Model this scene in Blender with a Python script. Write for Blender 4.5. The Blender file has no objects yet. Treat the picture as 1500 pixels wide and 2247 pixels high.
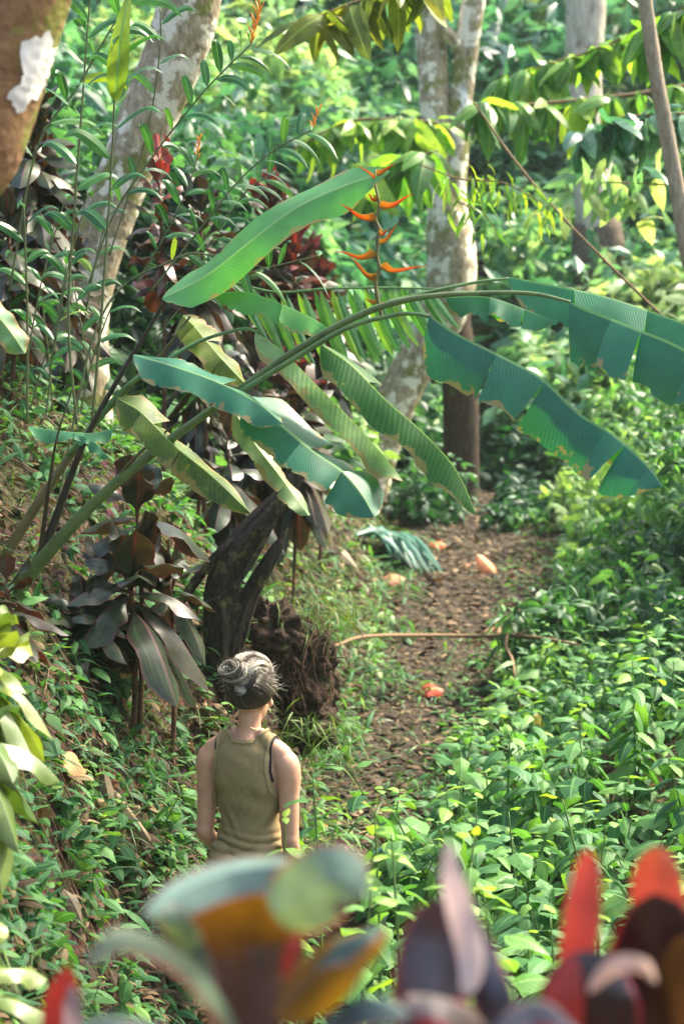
import bpy, math, numpy as np
from mathutils import Vector, Matrix
from mathutils.bvhtree import BVHTree
R = np.random.default_rng(11)
rad = math.radians
SC = bpy.context.scene
COL = SC.collection

# ------------------------------------------------------------------ camera, sky, sun
FPX, CU, CV = 4375.0, 750.0, 1123.5
CAM = np.array([0.0, 0.0, 3.05])
PITCH = math.atan((CV - 700) / FPX)
cam = bpy.data.cameras.new('camera')
cam.sensor_fit = 'HORIZONTAL'; cam.sensor_width = 24.0; cam.lens = 70.0
cam.clip_start = 0.05; cam.clip_end = 600
cam.dof.use_dof = True; cam.dof.focus_distance = 8.3; cam.dof.aperture_fstop = 2.9
camo = bpy.data.objects.new('camera', cam); COL.objects.link(camo)
camo.location = CAM; camo.rotation_euler = (math.pi/2 - PITCH, 0, 0)
SC.camera = camo
SUN_AZ, SUN_EL = 62.0, 50.0           # azimuth from +Y towards +X
w = bpy.data.worlds.new('World'); SC.world = w; w.use_nodes = True
nt = w.node_tree; bg = nt.nodes['Background']
sky = nt.nodes.new('ShaderNodeTexSky'); sky.sky_type = 'NISHITA'; sky.sun_disc = False
sky.sun_elevation = rad(SUN_EL); sky.sun_rotation = rad(SUN_AZ)
sky.air_density = 1.0; sky.dust_density = 5.0; sky.ozone_density = 0.6
nt.links.new(sky.outputs[0], bg.inputs[0]); bg.inputs[1].default_value = 0.15
sun = bpy.data.lights.new('sun', 'SUN'); sun.energy = 3.4; sun.angle = rad(10.0); sun.color = (1, .91, .72)
suno = bpy.data.objects.new('sun', sun); COL.objects.link(suno)
sd = Vector((math.sin(rad(SUN_AZ))*math.cos(rad(SUN_EL)), math.cos(rad(SUN_AZ))*math.cos(rad(SUN_EL)), math.sin(rad(SUN_EL))))
suno.rotation_euler = sd.to_track_quat('Z', 'Y').to_euler()
SC.view_settings.view_transform = 'Standard'; SC.view_settings.look = 'None'
SC.view_settings.exposure = 2.05; SC.view_settings.gamma = 1.0
SC.render.resolution_x = 683; SC.render.resolution_y = 1024

# ------------------------------------------------------------------ helpers
def P(u, v, d):
    """photo pixel and distance along the view (metres of Y) -> world point"""
    x = (u - CU)/FPX; y = -(v - CV)/FPX
    c, s = math.cos(PITCH), math.sin(PITCH)
    D = np.array([x, c + y*s, -s + y*c])
    return CAM + D*(d/D[1])
def norm(a):
    a = np.asarray(a, float); return a/np.maximum(np.linalg.norm(a, axis=-1, keepdims=True), 1e-9)
def cr(pts, n):
    """Catmull-Rom through control points (any number of columns)"""
    p = np.asarray(pts, float)
    if len(p) == 2: 
        t = np.linspace(0, 1, n)[:, None]; return p[0]*(1-t) + p[1]*t
    q = np.vstack([2*p[0]-p[1], p, 2*p[-1]-p[-2]])
    t = np.linspace(0, len(p)-1 - 1e-9, n); i = t.astype(int); f = (t - i)[:, None]
    a, b, c, d = q[i], q[i+1], q[i+2], q[i+3]
    return .5*((2*b) + (-a+c)*f + (2*a-5*b+4*c-d)*f*f + (-a+3*b-3*c+d)*f**3)
class Buf:
    def __init__(s): s.V=[]; s.F=[]; s.A=[]; s.n=0
    def add(s, v, f, a):
        s.V.append(np.asarray(v, float)); s.F.append(np.asarray(f, int)+s.n); s.A.append(np.asarray(a, float)); s.n += len(v)
        return s
    def arrays(s): return np.vstack(s.V), np.vstack(s.F), np.vstack(s.A)
    def build(s, name, mat, parent=None, smooth=True, origin=None):
        V, F, A = s.arrays()
        me = bpy.data.meshes.new(name)
        o = (np.zeros(3) if parent is None else np.array(parent.get('_o', tuple(parent.location)))) if origin is None else np.asarray(origin, float)
        V = V - o
        k = F.shape[1]
        me.vertices.add(len(V)); me.vertices.foreach_set('co', V.astype(np.float32).ravel())
        me.loops.add(len(F)*k); me.loops.foreach_set('vertex_index', F.astype(np.int32).ravel())
        me.polygons.add(len(F)); me.polygons.foreach_set('loop_start', (np.arange(len(F))*k).astype(np.int32))
        me.polygons.foreach_set('use_smooth', np.full(len(F), smooth))
        me.update(calc_edges=True)
        at = me.attributes.new('lc', 'FLOAT_VECTOR', 'POINT'); at.data.foreach_set('vector', A.astype(np.float32).ravel())
        me.materials.append(mat)
        ob = bpy.data.objects.new(name, me); COL.objects.link(ob)
        if parent is not None: ob.parent = parent
        if origin is not None and parent is None: ob.location = o
        return ob
def tag(o, label=None, cat=None, group=None, kind=None):
    if label: o['label'] = label
    if cat: o['category'] = cat
    if group: o['group'] = group
    if kind: o['kind'] = kind
    return o
def thing(name, loc, label, cat, group=None):
    o = bpy.data.objects.new(name, None); COL.objects.link(o); o.location = Vector([float(q) for q in loc]); o.empty_display_size = .1
    return tag(o, label, cat, group)
def frames(p):
    T = np.gradient(p, axis=0); T = norm(T)
    ref = np.array([0, 0, 1.0]) if abs(T[0][2]) < .9 else np.array([1.0, 0, 0])
    n = norm(np.cross(T[0], ref)); N = [n]
    for i in range(1, len(p)):
        n = n - T[i]*np.dot(n, T[i]); n = norm(n); N.append(n)
    N = np.array(N); return T, N, np.cross(T, N)
def tube(b, pts, r, n=None, seg=8, tint=.5, lump=0, flat=1.0, cap=True, ridge=0):
    """tapered tube through control points; r = radius or one per control point"""
    pts = np.asarray(pts, float); r = np.broadcast_to(np.asarray(r, float), (len(pts),))
    n = n or max(4, 4*len(pts))
    q = cr(np.hstack([pts, r[:, None]]), n); p, rr = q[:, :3], np.maximum(q[:, 3], .0004)
    T, N, B = frames(p)
    if cap:
        p = np.vstack([p[0], p, p[-1]]); rr = np.r_[.0002, rr, .0002]
        T = np.vstack([T[0], T, T[-1]]); N = np.vstack([N[0], N, N[-1]]); B = np.vstack([B[0], B, B[-1]])
    m = len(p); th = np.arange(seg)/seg*2*math.pi
    L = np.r_[0, np.cumsum(np.linalg.norm(np.diff(p, axis=0), axis=1))]
    RR = np.repeat(rr[:, None], seg, 1)
    if lump:
        ph = R.uniform(0, 6.28, 6)
        RR = RR*(1 + lump*(np.sin(3*th[None]+ph[0]+L[:, None]*2/rr.max()/6)*.5 + np.sin(5*th[None]+ph[1]-L[:, None]*1.3/rr.max()/4)*.35 + np.sin(th[None]*2+ph[2]+L[:, None]*5/rr.max()/8)*.4 + R.normal(0, .25, (m, seg))))
    if ridge: pr = R.uniform(0, 6.28, 4); RR = RR*(1 + ridge*(np.abs(np.sin(2.5*th[None]+pr[0]+L[:, None]*1.5))-.5 + .5*np.sin(7*th[None]+pr[1]+L[:, None]*3) + .25*np.sin(13*th[None]+pr[2]+np.sin(L[:, None]*9))))
    V = p[:, None] + RR[..., None]*(np.cos(th)[None, :, None]*N[:, None] + flat*np.sin(th)[None, :, None]*B[:, None])
    i = np.arange(m-1)[:, None]*seg; j = np.arange(seg)[None]
    F = np.stack([i+j, i+(j+1) % seg, i+seg+(j+1) % seg, i+seg+j], -1).reshape(-1, 4)
    A = np.stack([np.repeat((th/6.283)[None], m, 0), np.repeat(L[:, None], seg, 1), np.full((m, seg), tint)], -1)
    b.add(V.reshape(-1, 3), F, A.reshape(-1, 3)); return p
def prof(kind, t):
    t = np.clip(t, 0, 1)
    if kind == 'lance': return np.sin(math.pi*t**.75)**.8*(1-.25*t)
    if kind == 'oval': return np.clip(np.sin(math.pi*t**.8), 0, 1)**.62
    if kind == 'heart': return np.clip(np.sin(math.pi*t**.55), 0, 1)**.8
    if kind == 'banana': return np.clip(np.minimum(1, (t/.10)**.6)*np.minimum(1, ((1-t)/.22)**.75), 0, 1)
    if kind == 'cord': return (.14 + .86*np.clip((t-.12)/.45, 0, 1)**1.2*(3-2*np.clip((t-.12)/.45, 0, 1)))*np.clip((1-t)/.22, 0, 1)**.55
    if kind == 'round': return np.clip(np.sin(math.pi*(.10+.90*t)), 0, 1)**.5
    if kind == 'grass': return np.minimum(1, (1-t)*1.6)*(.4+.6*np.minimum(1, t*5))
    if kind == 'bract': return np.clip((1-t)**1.3*1.25, .06, 1)*np.clip(t/.08+.5, 0, 1)
    return np.ones_like(t)
def blade(b, pts, up, width, kind='lance', n=10, nx=2, fold=(15, 15), curl=0, wave=0, wf=3, tint=.5, tears=((), ()), slant=.0, sides=(1, 1), vt=None, ragged=0, jit=12, gp=.003):
    """leaf blade along a midrib; fold = how far each half falls below flat (degrees)"""
    p = cr(pts, n); T = norm(np.gradient(p, axis=0))
    up = np.broadcast_to(np.asarray(up, float), p.shape)
    S = norm(np.cross(T, up)); N = norm(np.cross(S, T))
    t = np.linspace(0, 1, n); wd = prof(kind, t)*width
    for si, s in enumerate((1, -1)):
        if sides[si] == 0: continue
        cuts = [0.] + sorted(tears[si]) + [1.]
        for c0, c1 in zip(cuts[:-1], cuts[1:]):
            m = n if len(cuts) == 2 else max(3, int(n*(c1-c0))+2)
            tt = np.linspace(c0, c1, m)
            g = lambda a: np.stack([np.interp(tt, t, a[:, k]) for k in range(a.shape[1])], -1)
            pp, TT, SS, NN = g(p), g(T), norm(g(S)), norm(g(N)); ww = np.interp(tt, t, wd)*sides[si]
            jf = 0 if len(cuts) == 2 else jit*(-1)**len(b.V)*R.uniform(.5, 1); gap = 0 if len(cuts) == 2 else gp
            ph = R.uniform(0, 6.28)
            rows = [pp]; cur = pp.copy()
            for k in range(1, nx+1):
                fa = np.radians(fold[si] + jf + curl*k/nx)
                if np.ndim(fa): fa = fa[:, None]
                d = s*np.cos(fa)*SS - np.sin(fa)*NN
                cur = cur + d*(ww/nx)[:, None]
                q = cur + TT*(slant*(k/nx)*ww)[:, None]
                if gap: q = q - TT*((tt-(c0+c1)/2)/(c1-c0)*gap*2*(k/nx)*sides[si])[:, None]
                if wave: q = q + NN*(wave*(k/nx)**1.5*np.sin(wf*6.28*tt+ph + s)*np.minimum(1, ww/(width*.5+1e-6)))[:, None]
                if ragged and k == nx: q = q + (cur-pp)*(ragged*(vnoise(tt*23, tt*0+ph*9, 1)-.5 + 1.2*(vnoise(tt*60, tt*0+ph*5, 1) > .86)*-1))[:, None]
                rows.append(q)
            V = np.stack(rows, 1)            # m, nx+1, 3
            i = np.arange(m-1)[:, None]*(nx+1); j = np.arange(nx)[None]
            F = np.stack([i+j, i+j+1, i+j+nx+2, i+j+nx+1], -1).reshape(-1, 4)
            if s == -1: F = F[:, ::-1]
            tn = np.full((m, nx+1), tint) if vt is None else np.repeat(np.interp(tt, [0, 1], vt)[:, None], nx+1, 1)
            A = np.stack([np.repeat(s*np.arange(nx+1)[None]/nx, m, 0), np.repeat(tt[:, None], nx+1, 1), tn], -1)
            b.add(V.reshape(-1, 3), F, A.reshape(-1, 3))
def tmpl(kind, w, droop=.25, fold=12, n=5, nx=1, wave=0, petiole=0):
    b = Buf(); t = np.linspace(0, 1, 6)
    pts = np.stack([0*t, t*(1-.15*droop*t), -droop*t**2 + .10*droop*t], -1); pts[:, 1] += petiole
    blade(b, pts, (0, 0, 1), w/2, kind, n=n, nx=nx, fold=(fold, fold), wave=wave, wf=1.6)
    if petiole: blade(b, [(0, 0, 0), (0, petiole*.5, 0), (0, petiole, 0)], (0, 0, 1), .012, 'flat', n=2, nx=1)
    return b.arrays()
def basis(axis, up):
    """matrices whose columns are side, axis, normal"""
    Y = norm(axis); X = norm(np.cross(Y, up)); Z = np.cross(X, Y)
    return np.stack([X, Y, Z], -1)
def scatter(b, T, pos, M, s, tint):
    V, F, A = T; m, k = len(pos), len(V)
    s = np.broadcast_to(s, (m,)); tint = np.broadcast_to(tint, (m,))
    W = np.einsum('mij,kj->mki', M, V)*s[:, None, None] + np.asarray(pos)[:, None]
    FF = F[None] + (np.arange(m)*k)[:, None, None]
    AA = np.repeat(A[None], m, 0).copy(); AA[..., 2] = tint[:, None]
    b.add(W.reshape(-1, 3), FF.reshape(-1, F.shape[1]), AA.reshape(-1, 3))
def vnoise(x, y, sc, seed=0):
    x = np.asarray(x, float)/sc + 100; y = np.asarray(y, float)/sc + 100
    xi, yi = np.floor(x).astype(int), np.floor(y).astype(int); fx, fy = x-xi, y-yi
    fx, fy = fx*fx*(3-2*fx), fy*fy*(3-2*fy)
    def h(a, c):
        q = np.sin(a*127.1 + c*311.7 + seed*74.7)*43758.5453; return q - np.floor(q)
    return (h(xi, yi)*(1-fx)+h(xi+1, yi)*fx)*(1-fy) + (h(xi, yi+1)*(1-fx)+h(xi+1, yi+1)*fx)*fy
def fbm(x, y, sc, seed=0): return sum(vnoise(x, y, sc/2**k, seed+k)/2**k for k in range(4))/1.875 - .5

# ------------------------------------------------------------------ materials
def mat(name):
    m = bpy.data.materials.new(name); m.use_nodes = True; t = m.node_tree; t.nodes.clear()
    out = t.nodes.new('ShaderNodeOutputMaterial'); return m, t, out
def N(t, kind, **kw):
    n = t.nodes.new(kind)
    for k, v in kw.items():
        if k in n.inputs: n.inputs[k].default_value = v
        else: setattr(n, k, v)
    return n
def ramp(t, src, stops):
    r = t.nodes.new('ShaderNodeValToRGB'); e = r.color_ramp.elements
    while len(e) < len(stops): e.new(.5)
    for k, (p, c) in enumerate(stops): e[k].position = p; e[k].color = (*c, 1)
    t.links.new(src, r.inputs[0]); return r.outputs[0]
def mix(t, fac, a, b, mode='MIX'):
    m = t.nodes.new('ShaderNodeMix'); m.data_type = 'RGBA'; m.blend_type = mode
    for i, q in ((0, fac), (6, a), (7, b)):
        if isinstance(q, (int, float)): m.inputs[i].default_value = q
        elif isinstance(q, tuple): m.inputs[i].default_value = (*q, 1)
        else: t.links.new(q, m.inputs[i])
    return m.outputs[2]
def math_(t, op, a, b=None, c=None):
    m = t.nodes.new('ShaderNodeMath'); m.operation = op
    for i, q in enumerate((a, b, c)):
        if q is None: continue
        if isinstance(q, (int, float)): m.inputs[i].default_value = q
        else: t.links.new(q, m.inputs[i])
    return m.outputs[0]
def leafmat(name, stops, rough=.42, trans=.35, tcol=(1.5, 1.5, .45), rib=0, ribcol=(.30, .42, .12), veins=0, back=None, spots=None, edge=None, spec=.5, bumpk=.25, mott=.35, brown=0, ovar=.22, vslant=.05, vcol=(.13, .30, .15), streak=None):
    m, t, out = mat(name)
    at = N(t, 'ShaderNodeAttribute', attribute_name='lc'); sp = N(t, 'ShaderNodeSeparateXYZ'); t.links.new(at.outputs['Vector'], sp.inputs[0])
    u, v, k = sp.outputs
    tc = N(t, 'ShaderNodeTexCoord')
    col = ramp(t, k, stops)
    nz = N(t, 'ShaderNodeTexNoise', Scale=14.0, Detail=4.0); t.links.new(tc.outputs['Object'], nz.inputs['Vector'])
    col = mix(t, 1.0, col, ramp(t, nz.outputs[0], [(.3, (1-mott,)*3), (.7, (1+mott*.6,)*3)]), 'MULTIPLY')
    oi = N(t, 'ShaderNodeObjectInfo')
    if ovar: col = mix(t, 1.0, col, ramp(t, oi.outputs['Random'], [(0, (1-ovar, 1-ovar*.8, 1-ovar*.2)), (.5, (1, 1, 1)), (1, (1+ovar*1.5, 1+ovar*.6, 1-ovar*.6))]), 'MULTIPLY')
    au = math_(t, 'ABSOLUTE', u)
    if streak:
        cx = N(t, 'ShaderNodeCombineXYZ'); t.links.new(math_(t, 'MULTIPLY', u, 3.0), cx.inputs[0]); t.links.new(math_(t, 'MULTIPLY', v, .9), cx.inputs[1]); t.links.new(math_(t, 'MULTIPLY', k, 37.0), cx.inputs[2])
        ns = N(t, 'ShaderNodeTexNoise', Scale=2.2, Detail=4.0); t.links.new(cx.outputs[0], ns.inputs['Vector'])
        col = mix(t, ramp(t, ns.outputs[0], [(.48, (0, 0, 0)), (.66, (.8, .8, .8))]), col, streak)
    hgt = None
    if veins:
        q = math_(t, 'ADD', math_(t, 'SUBTRACT', v, math_(t, 'MULTIPLY', au, vslant)), math_(t, 'MULTIPLY', nz.outputs[0], .022))
        wv = math_(t, 'SINE', math_(t, 'MULTIPLY', q, veins*6.283)); hgt = wv
        col = mix(t, math_(t, 'MULTIPLY_ADD', wv, .09, .10), col, vcol)
    if spots:
        n2 = N(t, 'ShaderNodeTexNoise', Scale=spots[1]*.55, Detail=9.0, Roughness=.72); t.links.new(tc.outputs['Object'], n2.inputs['Vector'])
        col = mix(t, ramp(t, n2.outputs[0], [(spots[2], (0, 0, 0)), (spots[2]+.05, (1, 1, 1))]), col, spots[0])
    if back:
        ge = N(t, 'ShaderNodeNewGeometry'); col = mix(t, math_(t, 'MULTIPLY', ge.outputs['Backfacing'], .8), col, back)
    if brown:
        n4 = N(t, 'ShaderNodeTexNoise', Scale=9.0, Detail=6.0, Roughness=.65); t.links.new(tc.outputs['Object'], n4.inputs['Vector'])
        bm2 = math_(t, 'ADD', math_(t, 'MULTIPLY', au, .5), math_(t, 'MULTIPLY', n4.outputs[0], 1.0))
        col = mix(t, ramp(t, bm2, [(1.0-brown, (0, 0, 0)), (1.05-brown, (.9, .9, .9))]), col, (.30, .22, .09))
    if edge:
        col = mix(t, ramp(t, au, [(.86, (0, 0, 0)), (.95, (1, 1, 1))]), col, edge)
    if rib: col = mix(t, ramp(t, au, [(rib, (1, 1, 1)), (rib*1.8, (0, 0, 0))]), col, ribcol)
    bs = N(t, 'ShaderNodeBsdfPrincipled', Roughness=rough); bs.inputs['Specular IOR Level'].default_value = spec
    t.links.new(col, bs.inputs['Base Color'])
    b1 = N(t, 'ShaderNodeBump', Strength=bumpk, Distance=.004)
    if hgt is not None: t.links.new(math_(t, 'ADD', math_(t, 'MULTIPLY', hgt, .35), nz.outputs[0]), b1.inputs['Height'])
    else: t.links.new(nz.outputs[0], b1.inputs['Height'])
    t.links.new(b1.outputs[0], bs.inputs['Normal'])
    tr = N(t, 'ShaderNodeBsdfTranslucent'); t.links.new(mix(t, 1.0, col, tcol, 'MULTIPLY'), tr.inputs[0])
    ms = N(t, 'ShaderNodeMixShader', Fac=trans); t.links.new(bs.outputs[0], ms.inputs[1]); t.links.new(tr.outputs[0], ms.inputs[2])
    t.links.new(ms.outputs[0], out.inputs[0]); return m
def barkmat(name, a, b, c=None, cth=.6, scale=(9, 9, 3), rough=.9, bump=.8, cscale=4, c2=None):
    m, t, out = mat(name); tc = N(t, 'ShaderNodeTexCoord'); mp = N(t, 'ShaderNodeMapping'); mp.inputs['Scale'].default_value = scale
    t.links.new(tc.outputs['Object'], mp.inputs[0])
    n1 = N(t, 'ShaderNodeTexNoise', Scale=3.0, Detail=9.0, Roughness=.7); t.links.new(mp.outputs[0], n1.inputs['Vector'])
    col = ramp(t, n1.outputs[0], [(.33, a), (.68, b)])
    if c:
        n2 = N(t, 'ShaderNodeTexNoise', Scale=cscale, Detail=5.0, Roughness=.62); t.links.new(tc.outputs['Object'], n2.inputs['Vector'])
        col = mix(t, ramp(t, n2.outputs[0], [(cth-.03, (0, 0, 0)), (cth+.04, (1, 1, 1))]), col, c)
    if c2:
        n3 = N(t, 'ShaderNodeTexNoise', Scale=c2[1], Detail=5.0, Roughness=.6); mp2 = N(t, 'ShaderNodeMapping'); mp2.inputs['Location'].default_value = (5, 3, 9)
        t.links.new(tc.outputs['Object'], mp2.inputs[0]); t.links.new(mp2.outputs[0], n3.inputs['Vector'])
        col = mix(t, ramp(t, n3.outputs[0], [(c2[2]-.03, (0, 0, 0)), (c2[2]+.03, (1, 1, 1))]), col, c2[0])
    bs = N(t, 'ShaderNodeBsdfPrincipled', Roughness=rough); t.links.new(col, bs.inputs['Base Color']); bs.inputs['Specular IOR Level'].default_value = .25
    vo = N(t, 'ShaderNodeTexVoronoi', Scale=7.0); t.links.new(mp.outputs[0], vo.inputs['Vector'])
    b1 = N(t, 'ShaderNodeBump', Strength=bump, Distance=.02)
    t.links.new(math_(t, 'ADD', n1.outputs[0], math_(t, 'MULTIPLY', vo.outputs['Distance'], .4)), b1.inputs['Height']); t.links.new(b1.outputs[0], bs.inputs['Normal'])
    t.links.new(bs.outputs[0], out.inputs[0]); return m
def plain(name, col, rough=.7, spec=.4, var=.15, scale=30, bump=.1, sss=0, attr=None, weave=0):
    m, t, out = mat(name); tc = N(t, 'ShaderNodeTexCoord')
    n1 = N(t, 'ShaderNodeTexNoise', Scale=float(scale), Detail=5.0); t.links.new(tc.outputs['Object'], n1.inputs['Vector'])
    base = col
    if attr:
        at = N(t, 'ShaderNodeAttribute', attribute_name='lc'); sp = N(t, 'ShaderNodeSeparateXYZ'); t.links.new(at.outputs['Vector'], sp.inputs[0])
        base = ramp(t, sp.outputs[2], attr)
    c = mix(t, 1.0, base, ramp(t, n1.outputs[0], [(.3, (1-var,)*3), (.7, (1+var,)*3)]), 'MULTIPLY')
    bs = N(t, 'ShaderNodeBsdfPrincipled', Roughness=rough); t.links.new(c, bs.inputs['Base Color']); bs.inputs['Specular IOR Level'].default_value = spec
    if sss: bs.inputs['Subsurface Weight'].default_value = sss; bs.inputs['Subsurface Radius'].default_value = (.012, .005, .003); bs.inputs['Subsurface Scale'].default_value = 1.0
    b1 = N(t, 'ShaderNodeBump', Strength=bump, Distance=.004); h = n1.outputs[0]
    if weave:
        wv = N(t, 'ShaderNodeTexWave', Scale=float(weave)); wv.bands_direction = 'X'; t.links.new(tc.outputs['Object'], wv.inputs['Vector']); h = math_(t, 'ADD', h, math_(t, 'MULTIPLY', wv.outputs[0], .5))
    t.links.new(h, b1.inputs['Height']); t.links.new(b1.outputs[0], bs.inputs['Normal'])
    t.links.new(bs.outputs[0], out.inputs[0]); return m

GR = [(0, (.018, .060, .018)), (.35, (.030, .125, .034)), (.7, (.060, .20, .045)), (.9, (.15, .34, .045)), (1, (.28, .44, .035))]
M = {}
M['herb'] = leafmat('herb_leaf', [(0, (.018, .095, .040)), (.35, (.055, .19, .065)), (.7, (.13, .30, .075)), (.88, (.24, .42, .06)), (1, (.42, .54, .05))], rough=.55, trans=.38, mott=.35, spec=.35, veins=8, vslant=.28, vcol=(.16, .36, .12), rib=.07, ribcol=(.12, .30, .10))
M['herbfar'] = leafmat('undergrowth_leaf', [(0, (.020, .085, .035)), (.5, (.095, .25, .10)), (1, (.26, .43, .18))], rough=.5, tcol=(1.35, 1.45, .6), trans=.4)
M['far'] = leafmat('far_leaf', [(0, (.03, .12, .085)), (.35, (.08, .24, .14)), (.7, (.22, .40, .23)), (1, (.42, .53, .26))], rough=.30, tcol=(1.3, 1.4, .7), trans=.45)
M['bank'] = leafmat('bank_leaf', [(0, (.03, .08, .02)), (.5, (.07, .16, .035)), (.85, (.16, .26, .06)), (1, (.32, .33, .12))], rough=.5, trans=.35)
M['litter'] = leafmat('dead_leaf', [(0, (.040, .028, .017)), (.4, (.105, .070, .040)), (.75, (.23, .17, .10)), (.92, (.36, .29, .18)), (1, (.45, .16, .07))], rough=.7, trans=.12, tcol=(1.2, .9, .6), spec=.25, rib=.06, ribcol=(.10, .06, .035))
M['heli'] = leafmat('heliconia_leaf', [(0, (.012, .150, .095)), (.5, (.030, .20, .10)), (1, (.10, .32, .09))], rough=.42, trans=.30, veins=85, rib=.035, ribcol=(.22, .38, .16), back=(.045, .20, .03), mott=.18, tcol=(1.3, 1.7, .3), edge=None, brown=0.03, ovar=.12)
M['helidark'] = leafmat('heliconia_underside', [(0, (.020, .095, .015)), (1, (.06, .20, .02))], rough=.5, trans=.45, veins=40, rib=.03, mott=.2, spots=((.30, .33, .03), 38, .66), tcol=(1.3, 1.7, .3), brown=0.08, ovar=.12)
M['heliyellow'] = leafmat('heliconia_old_leaf', [(0, (.10, .17, .012)), (1, (.22, .26, .02))], rough=.5, trans=.4, veins=40, rib=.03, mott=.5, spots=((.50, .36, .03), 30, .60), tcol=(1.4, 1.5, .25), brown=0.14, ovar=.12)
M['helipale'] = leafmat('heliconia_pale_leaf', [(0, (.12, .28, .12)), (1, (.26, .38, .19))], rough=.5, trans=.35, veins=40, rib=.03, spots=((.40, .40, .16), 16, .62), brown=0.12, ovar=.12)
M['petiole'] = plain('petiole', (.10, .16, .06), rough=.45, var=.3, scale=12, attr=[(0, (.035, .028, .022)), (.4, (.13, .11, .045)), (.7, (.12, .20, .07)), (1, (.10, .24, .09))])
M['ginger'] = leafmat('ginger_leaf', [(0, (.02, .10, .035)), (.6, (.05, .20, .06)), (.9, (.13, .30, .06)), (1, (.26, .40, .04))], rough=.36, trans=.35, rib=.07, ribcol=(.14, .32, .12), brown=0, ovar=.12)
M['cord'] = leafmat('cordyline_leaf', [(0, (.009, .015, .011)), (.35, (.032, .052, .028)), (.6, (.065, .046, .028)), (.8, (.12, .036, .032)), (1, (.32, .06, .07))], rough=.36, trans=.12, tcol=(2.5, .9, .5), rib=.05, ribcol=(.10, .045, .05), spec=.4, edge=(.07, .032, .028), mott=.5, bumpk=.5, streak=(.045, .085, .035))
M['cordgreen'] = leafmat('green_cordyline_leaf', [(0, (.03, .08, .025)), (.5, (.09, .17, .045)), (1, (.20, .28, .06))], rough=.42, trans=.3, rib=.05, ribcol=(.20, .28, .12), spec=.7)
M['bract'] = leafmat('bract', [(0, (.40, .22, .03)), (.3, (.58, .20, .02)), (.6, (.66, .09, .02)), (1, (.55, .06, .04))], rough=.4, trans=.25, tcol=(1.2, 1, .5), mott=.5, edge=(.42, .28, .05), rib=.10, ribcol=(.30, .12, .02))
M['flower'] = plain('orange_floret', (.85, .28, .02), rough=.5, var=.3)
M['bark'] = barkmat('pale_bark', (.17, .13, .075), (.56, .48, .33), (.20, .21, .06), .55, c2=((.76, .72, .58), 6.0, .54))
M['barkmoss'] = barkmat('mossy_bark', (.15, .08, .038), (.36, .215, .10), (.20, .21, .04), .55, scale=(5, 5, 5), cscale=5, bump=1.0)
M['lichen'] = plain('white_lichen_highlight', (.66, .67, .62), rough=.9, var=.35, scale=14, bump=.3)
M['barkshaded'] = barkmat('dark_shaded_bark', (.025, .016, .010), (.085, .058, .038), (.07, .09, .03), .6)  # dark brown bark, darkened further to put the path-end shade into its colour
M['barkfar'] = barkmat('far_bark', (.26, .22, .17), (.62, .57, .48), (.13, .08, .05), .60, cscale=2, scale=(4, 4, 1.2))
M['char'] = barkmat('rotten_black_wood', (.020, .016, .012), (.090, .072, .054), (.15, .14, .06), .58, scale=(14, 14, 4), bump=1.0, cscale=9)
M['root'] = barkmat('root_bark', (.05, .025, .015), (.22, .125, .075), scale=(14, 14, 6))
M['twig'] = barkmat('twig_bark', (.12, .075, .04), (.30, .20, .12), scale=(20, 20, 20), bump=.3)
M['stem'] = plain('green_stem', (.09, .17, .05), rough=.5, var=.3, scale=20, attr=[(0, (.10, .075, .04)), (1, (.10, .22, .06))])

M['palebrown'] = barkmat('pale_brown_bark', (.20, .155, .11), (.44, .37, .28), scale=(12, 12, 4), bump=.4)
M['crust'] = barkmat('nest_crust', (.07, .05, .037), (.20, .155, .12))

# ------------------------------------------------------------------ terrain
def xc(y): return np.interp(y, [0, 8.2, 11.4, 13.9, 15.2, 17.8, 20, 30, 60], [-.4, -.30, .13, .50, .72, 1.04, 1.2, 2.0, 3])
def HT(x, y, rough=True):
    x = np.asarray(x, float); y = np.asarray(y, float); c = xc(y)
    base = np.interp(y, [-20, 0, 2, 5, 6.6, 8.2, 20, 24, 48, 70, 120], [1.5, 1.5, 1.4, .5, .05, 0, .95, 1.3, 12.5, 24, 40])
    hw = np.interp(y, [0, 8, 11, 14, 18, 24], [.4, .36, .30, .42, .72, .9])
    s = np.maximum(c - hw - x + .12*(vnoise(y, y*0, .7)-.5), 0)
    b = np.interp(s, [0, .12, .3, .6, 1.0, 1.6, 2.6, 4, 8, 12, 30], [0, .30, .78, 1.45, 2.02, 2.55, 2.95, 3.4, 5.2, 7.5, 17])
    b = b*np.interp(y, [0, 4, 9, 16, 20, 30], [.8, 1, 1, .66, .75, .75])
    b2 = np.interp(s, [0, .06, .14, .3, .6, 1.0, 1.6], [0, .45, .95, 1.22, 1.62, 2.05, 2.5]); wc = np.exp(-((y-10.55)/.85)**4)
    b = b + wc*np.maximum(b2-b, 0)
    r = np.maximum(x - c - hw, 0)
    rb = np.interp(r, [0, .5, 1, 2, 4, 8, 30], [0, .08, .22, .62, 1.9, 4.6, 16])
    z = base + b + rb
    if rough:
        off = np.minimum(1, (s + r)*2.5 + .15)
        z = z + fbm(x, y, .9, 3)*.22*off + fbm(x, y, .16, 8)*.05
    return z
xs = np.unique(np.r_[np.linspace(-34, -8, 20), np.linspace(-8, -2.6, 60), np.linspace(-2.6, 3.6, 190), np.linspace(3.6, 12, 60), np.linspace(12, 34, 20)])
ys = np.unique(np.r_[np.linspace(-20, 2, 12), np.linspace(2, 5, 30), np.linspace(5, 22, 380), np.linspace(22, 50, 90), np.linspace(50, 70, 10)])
X, Y = np.meshgrid(xs, ys); Z = HT(X, Y)
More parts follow.
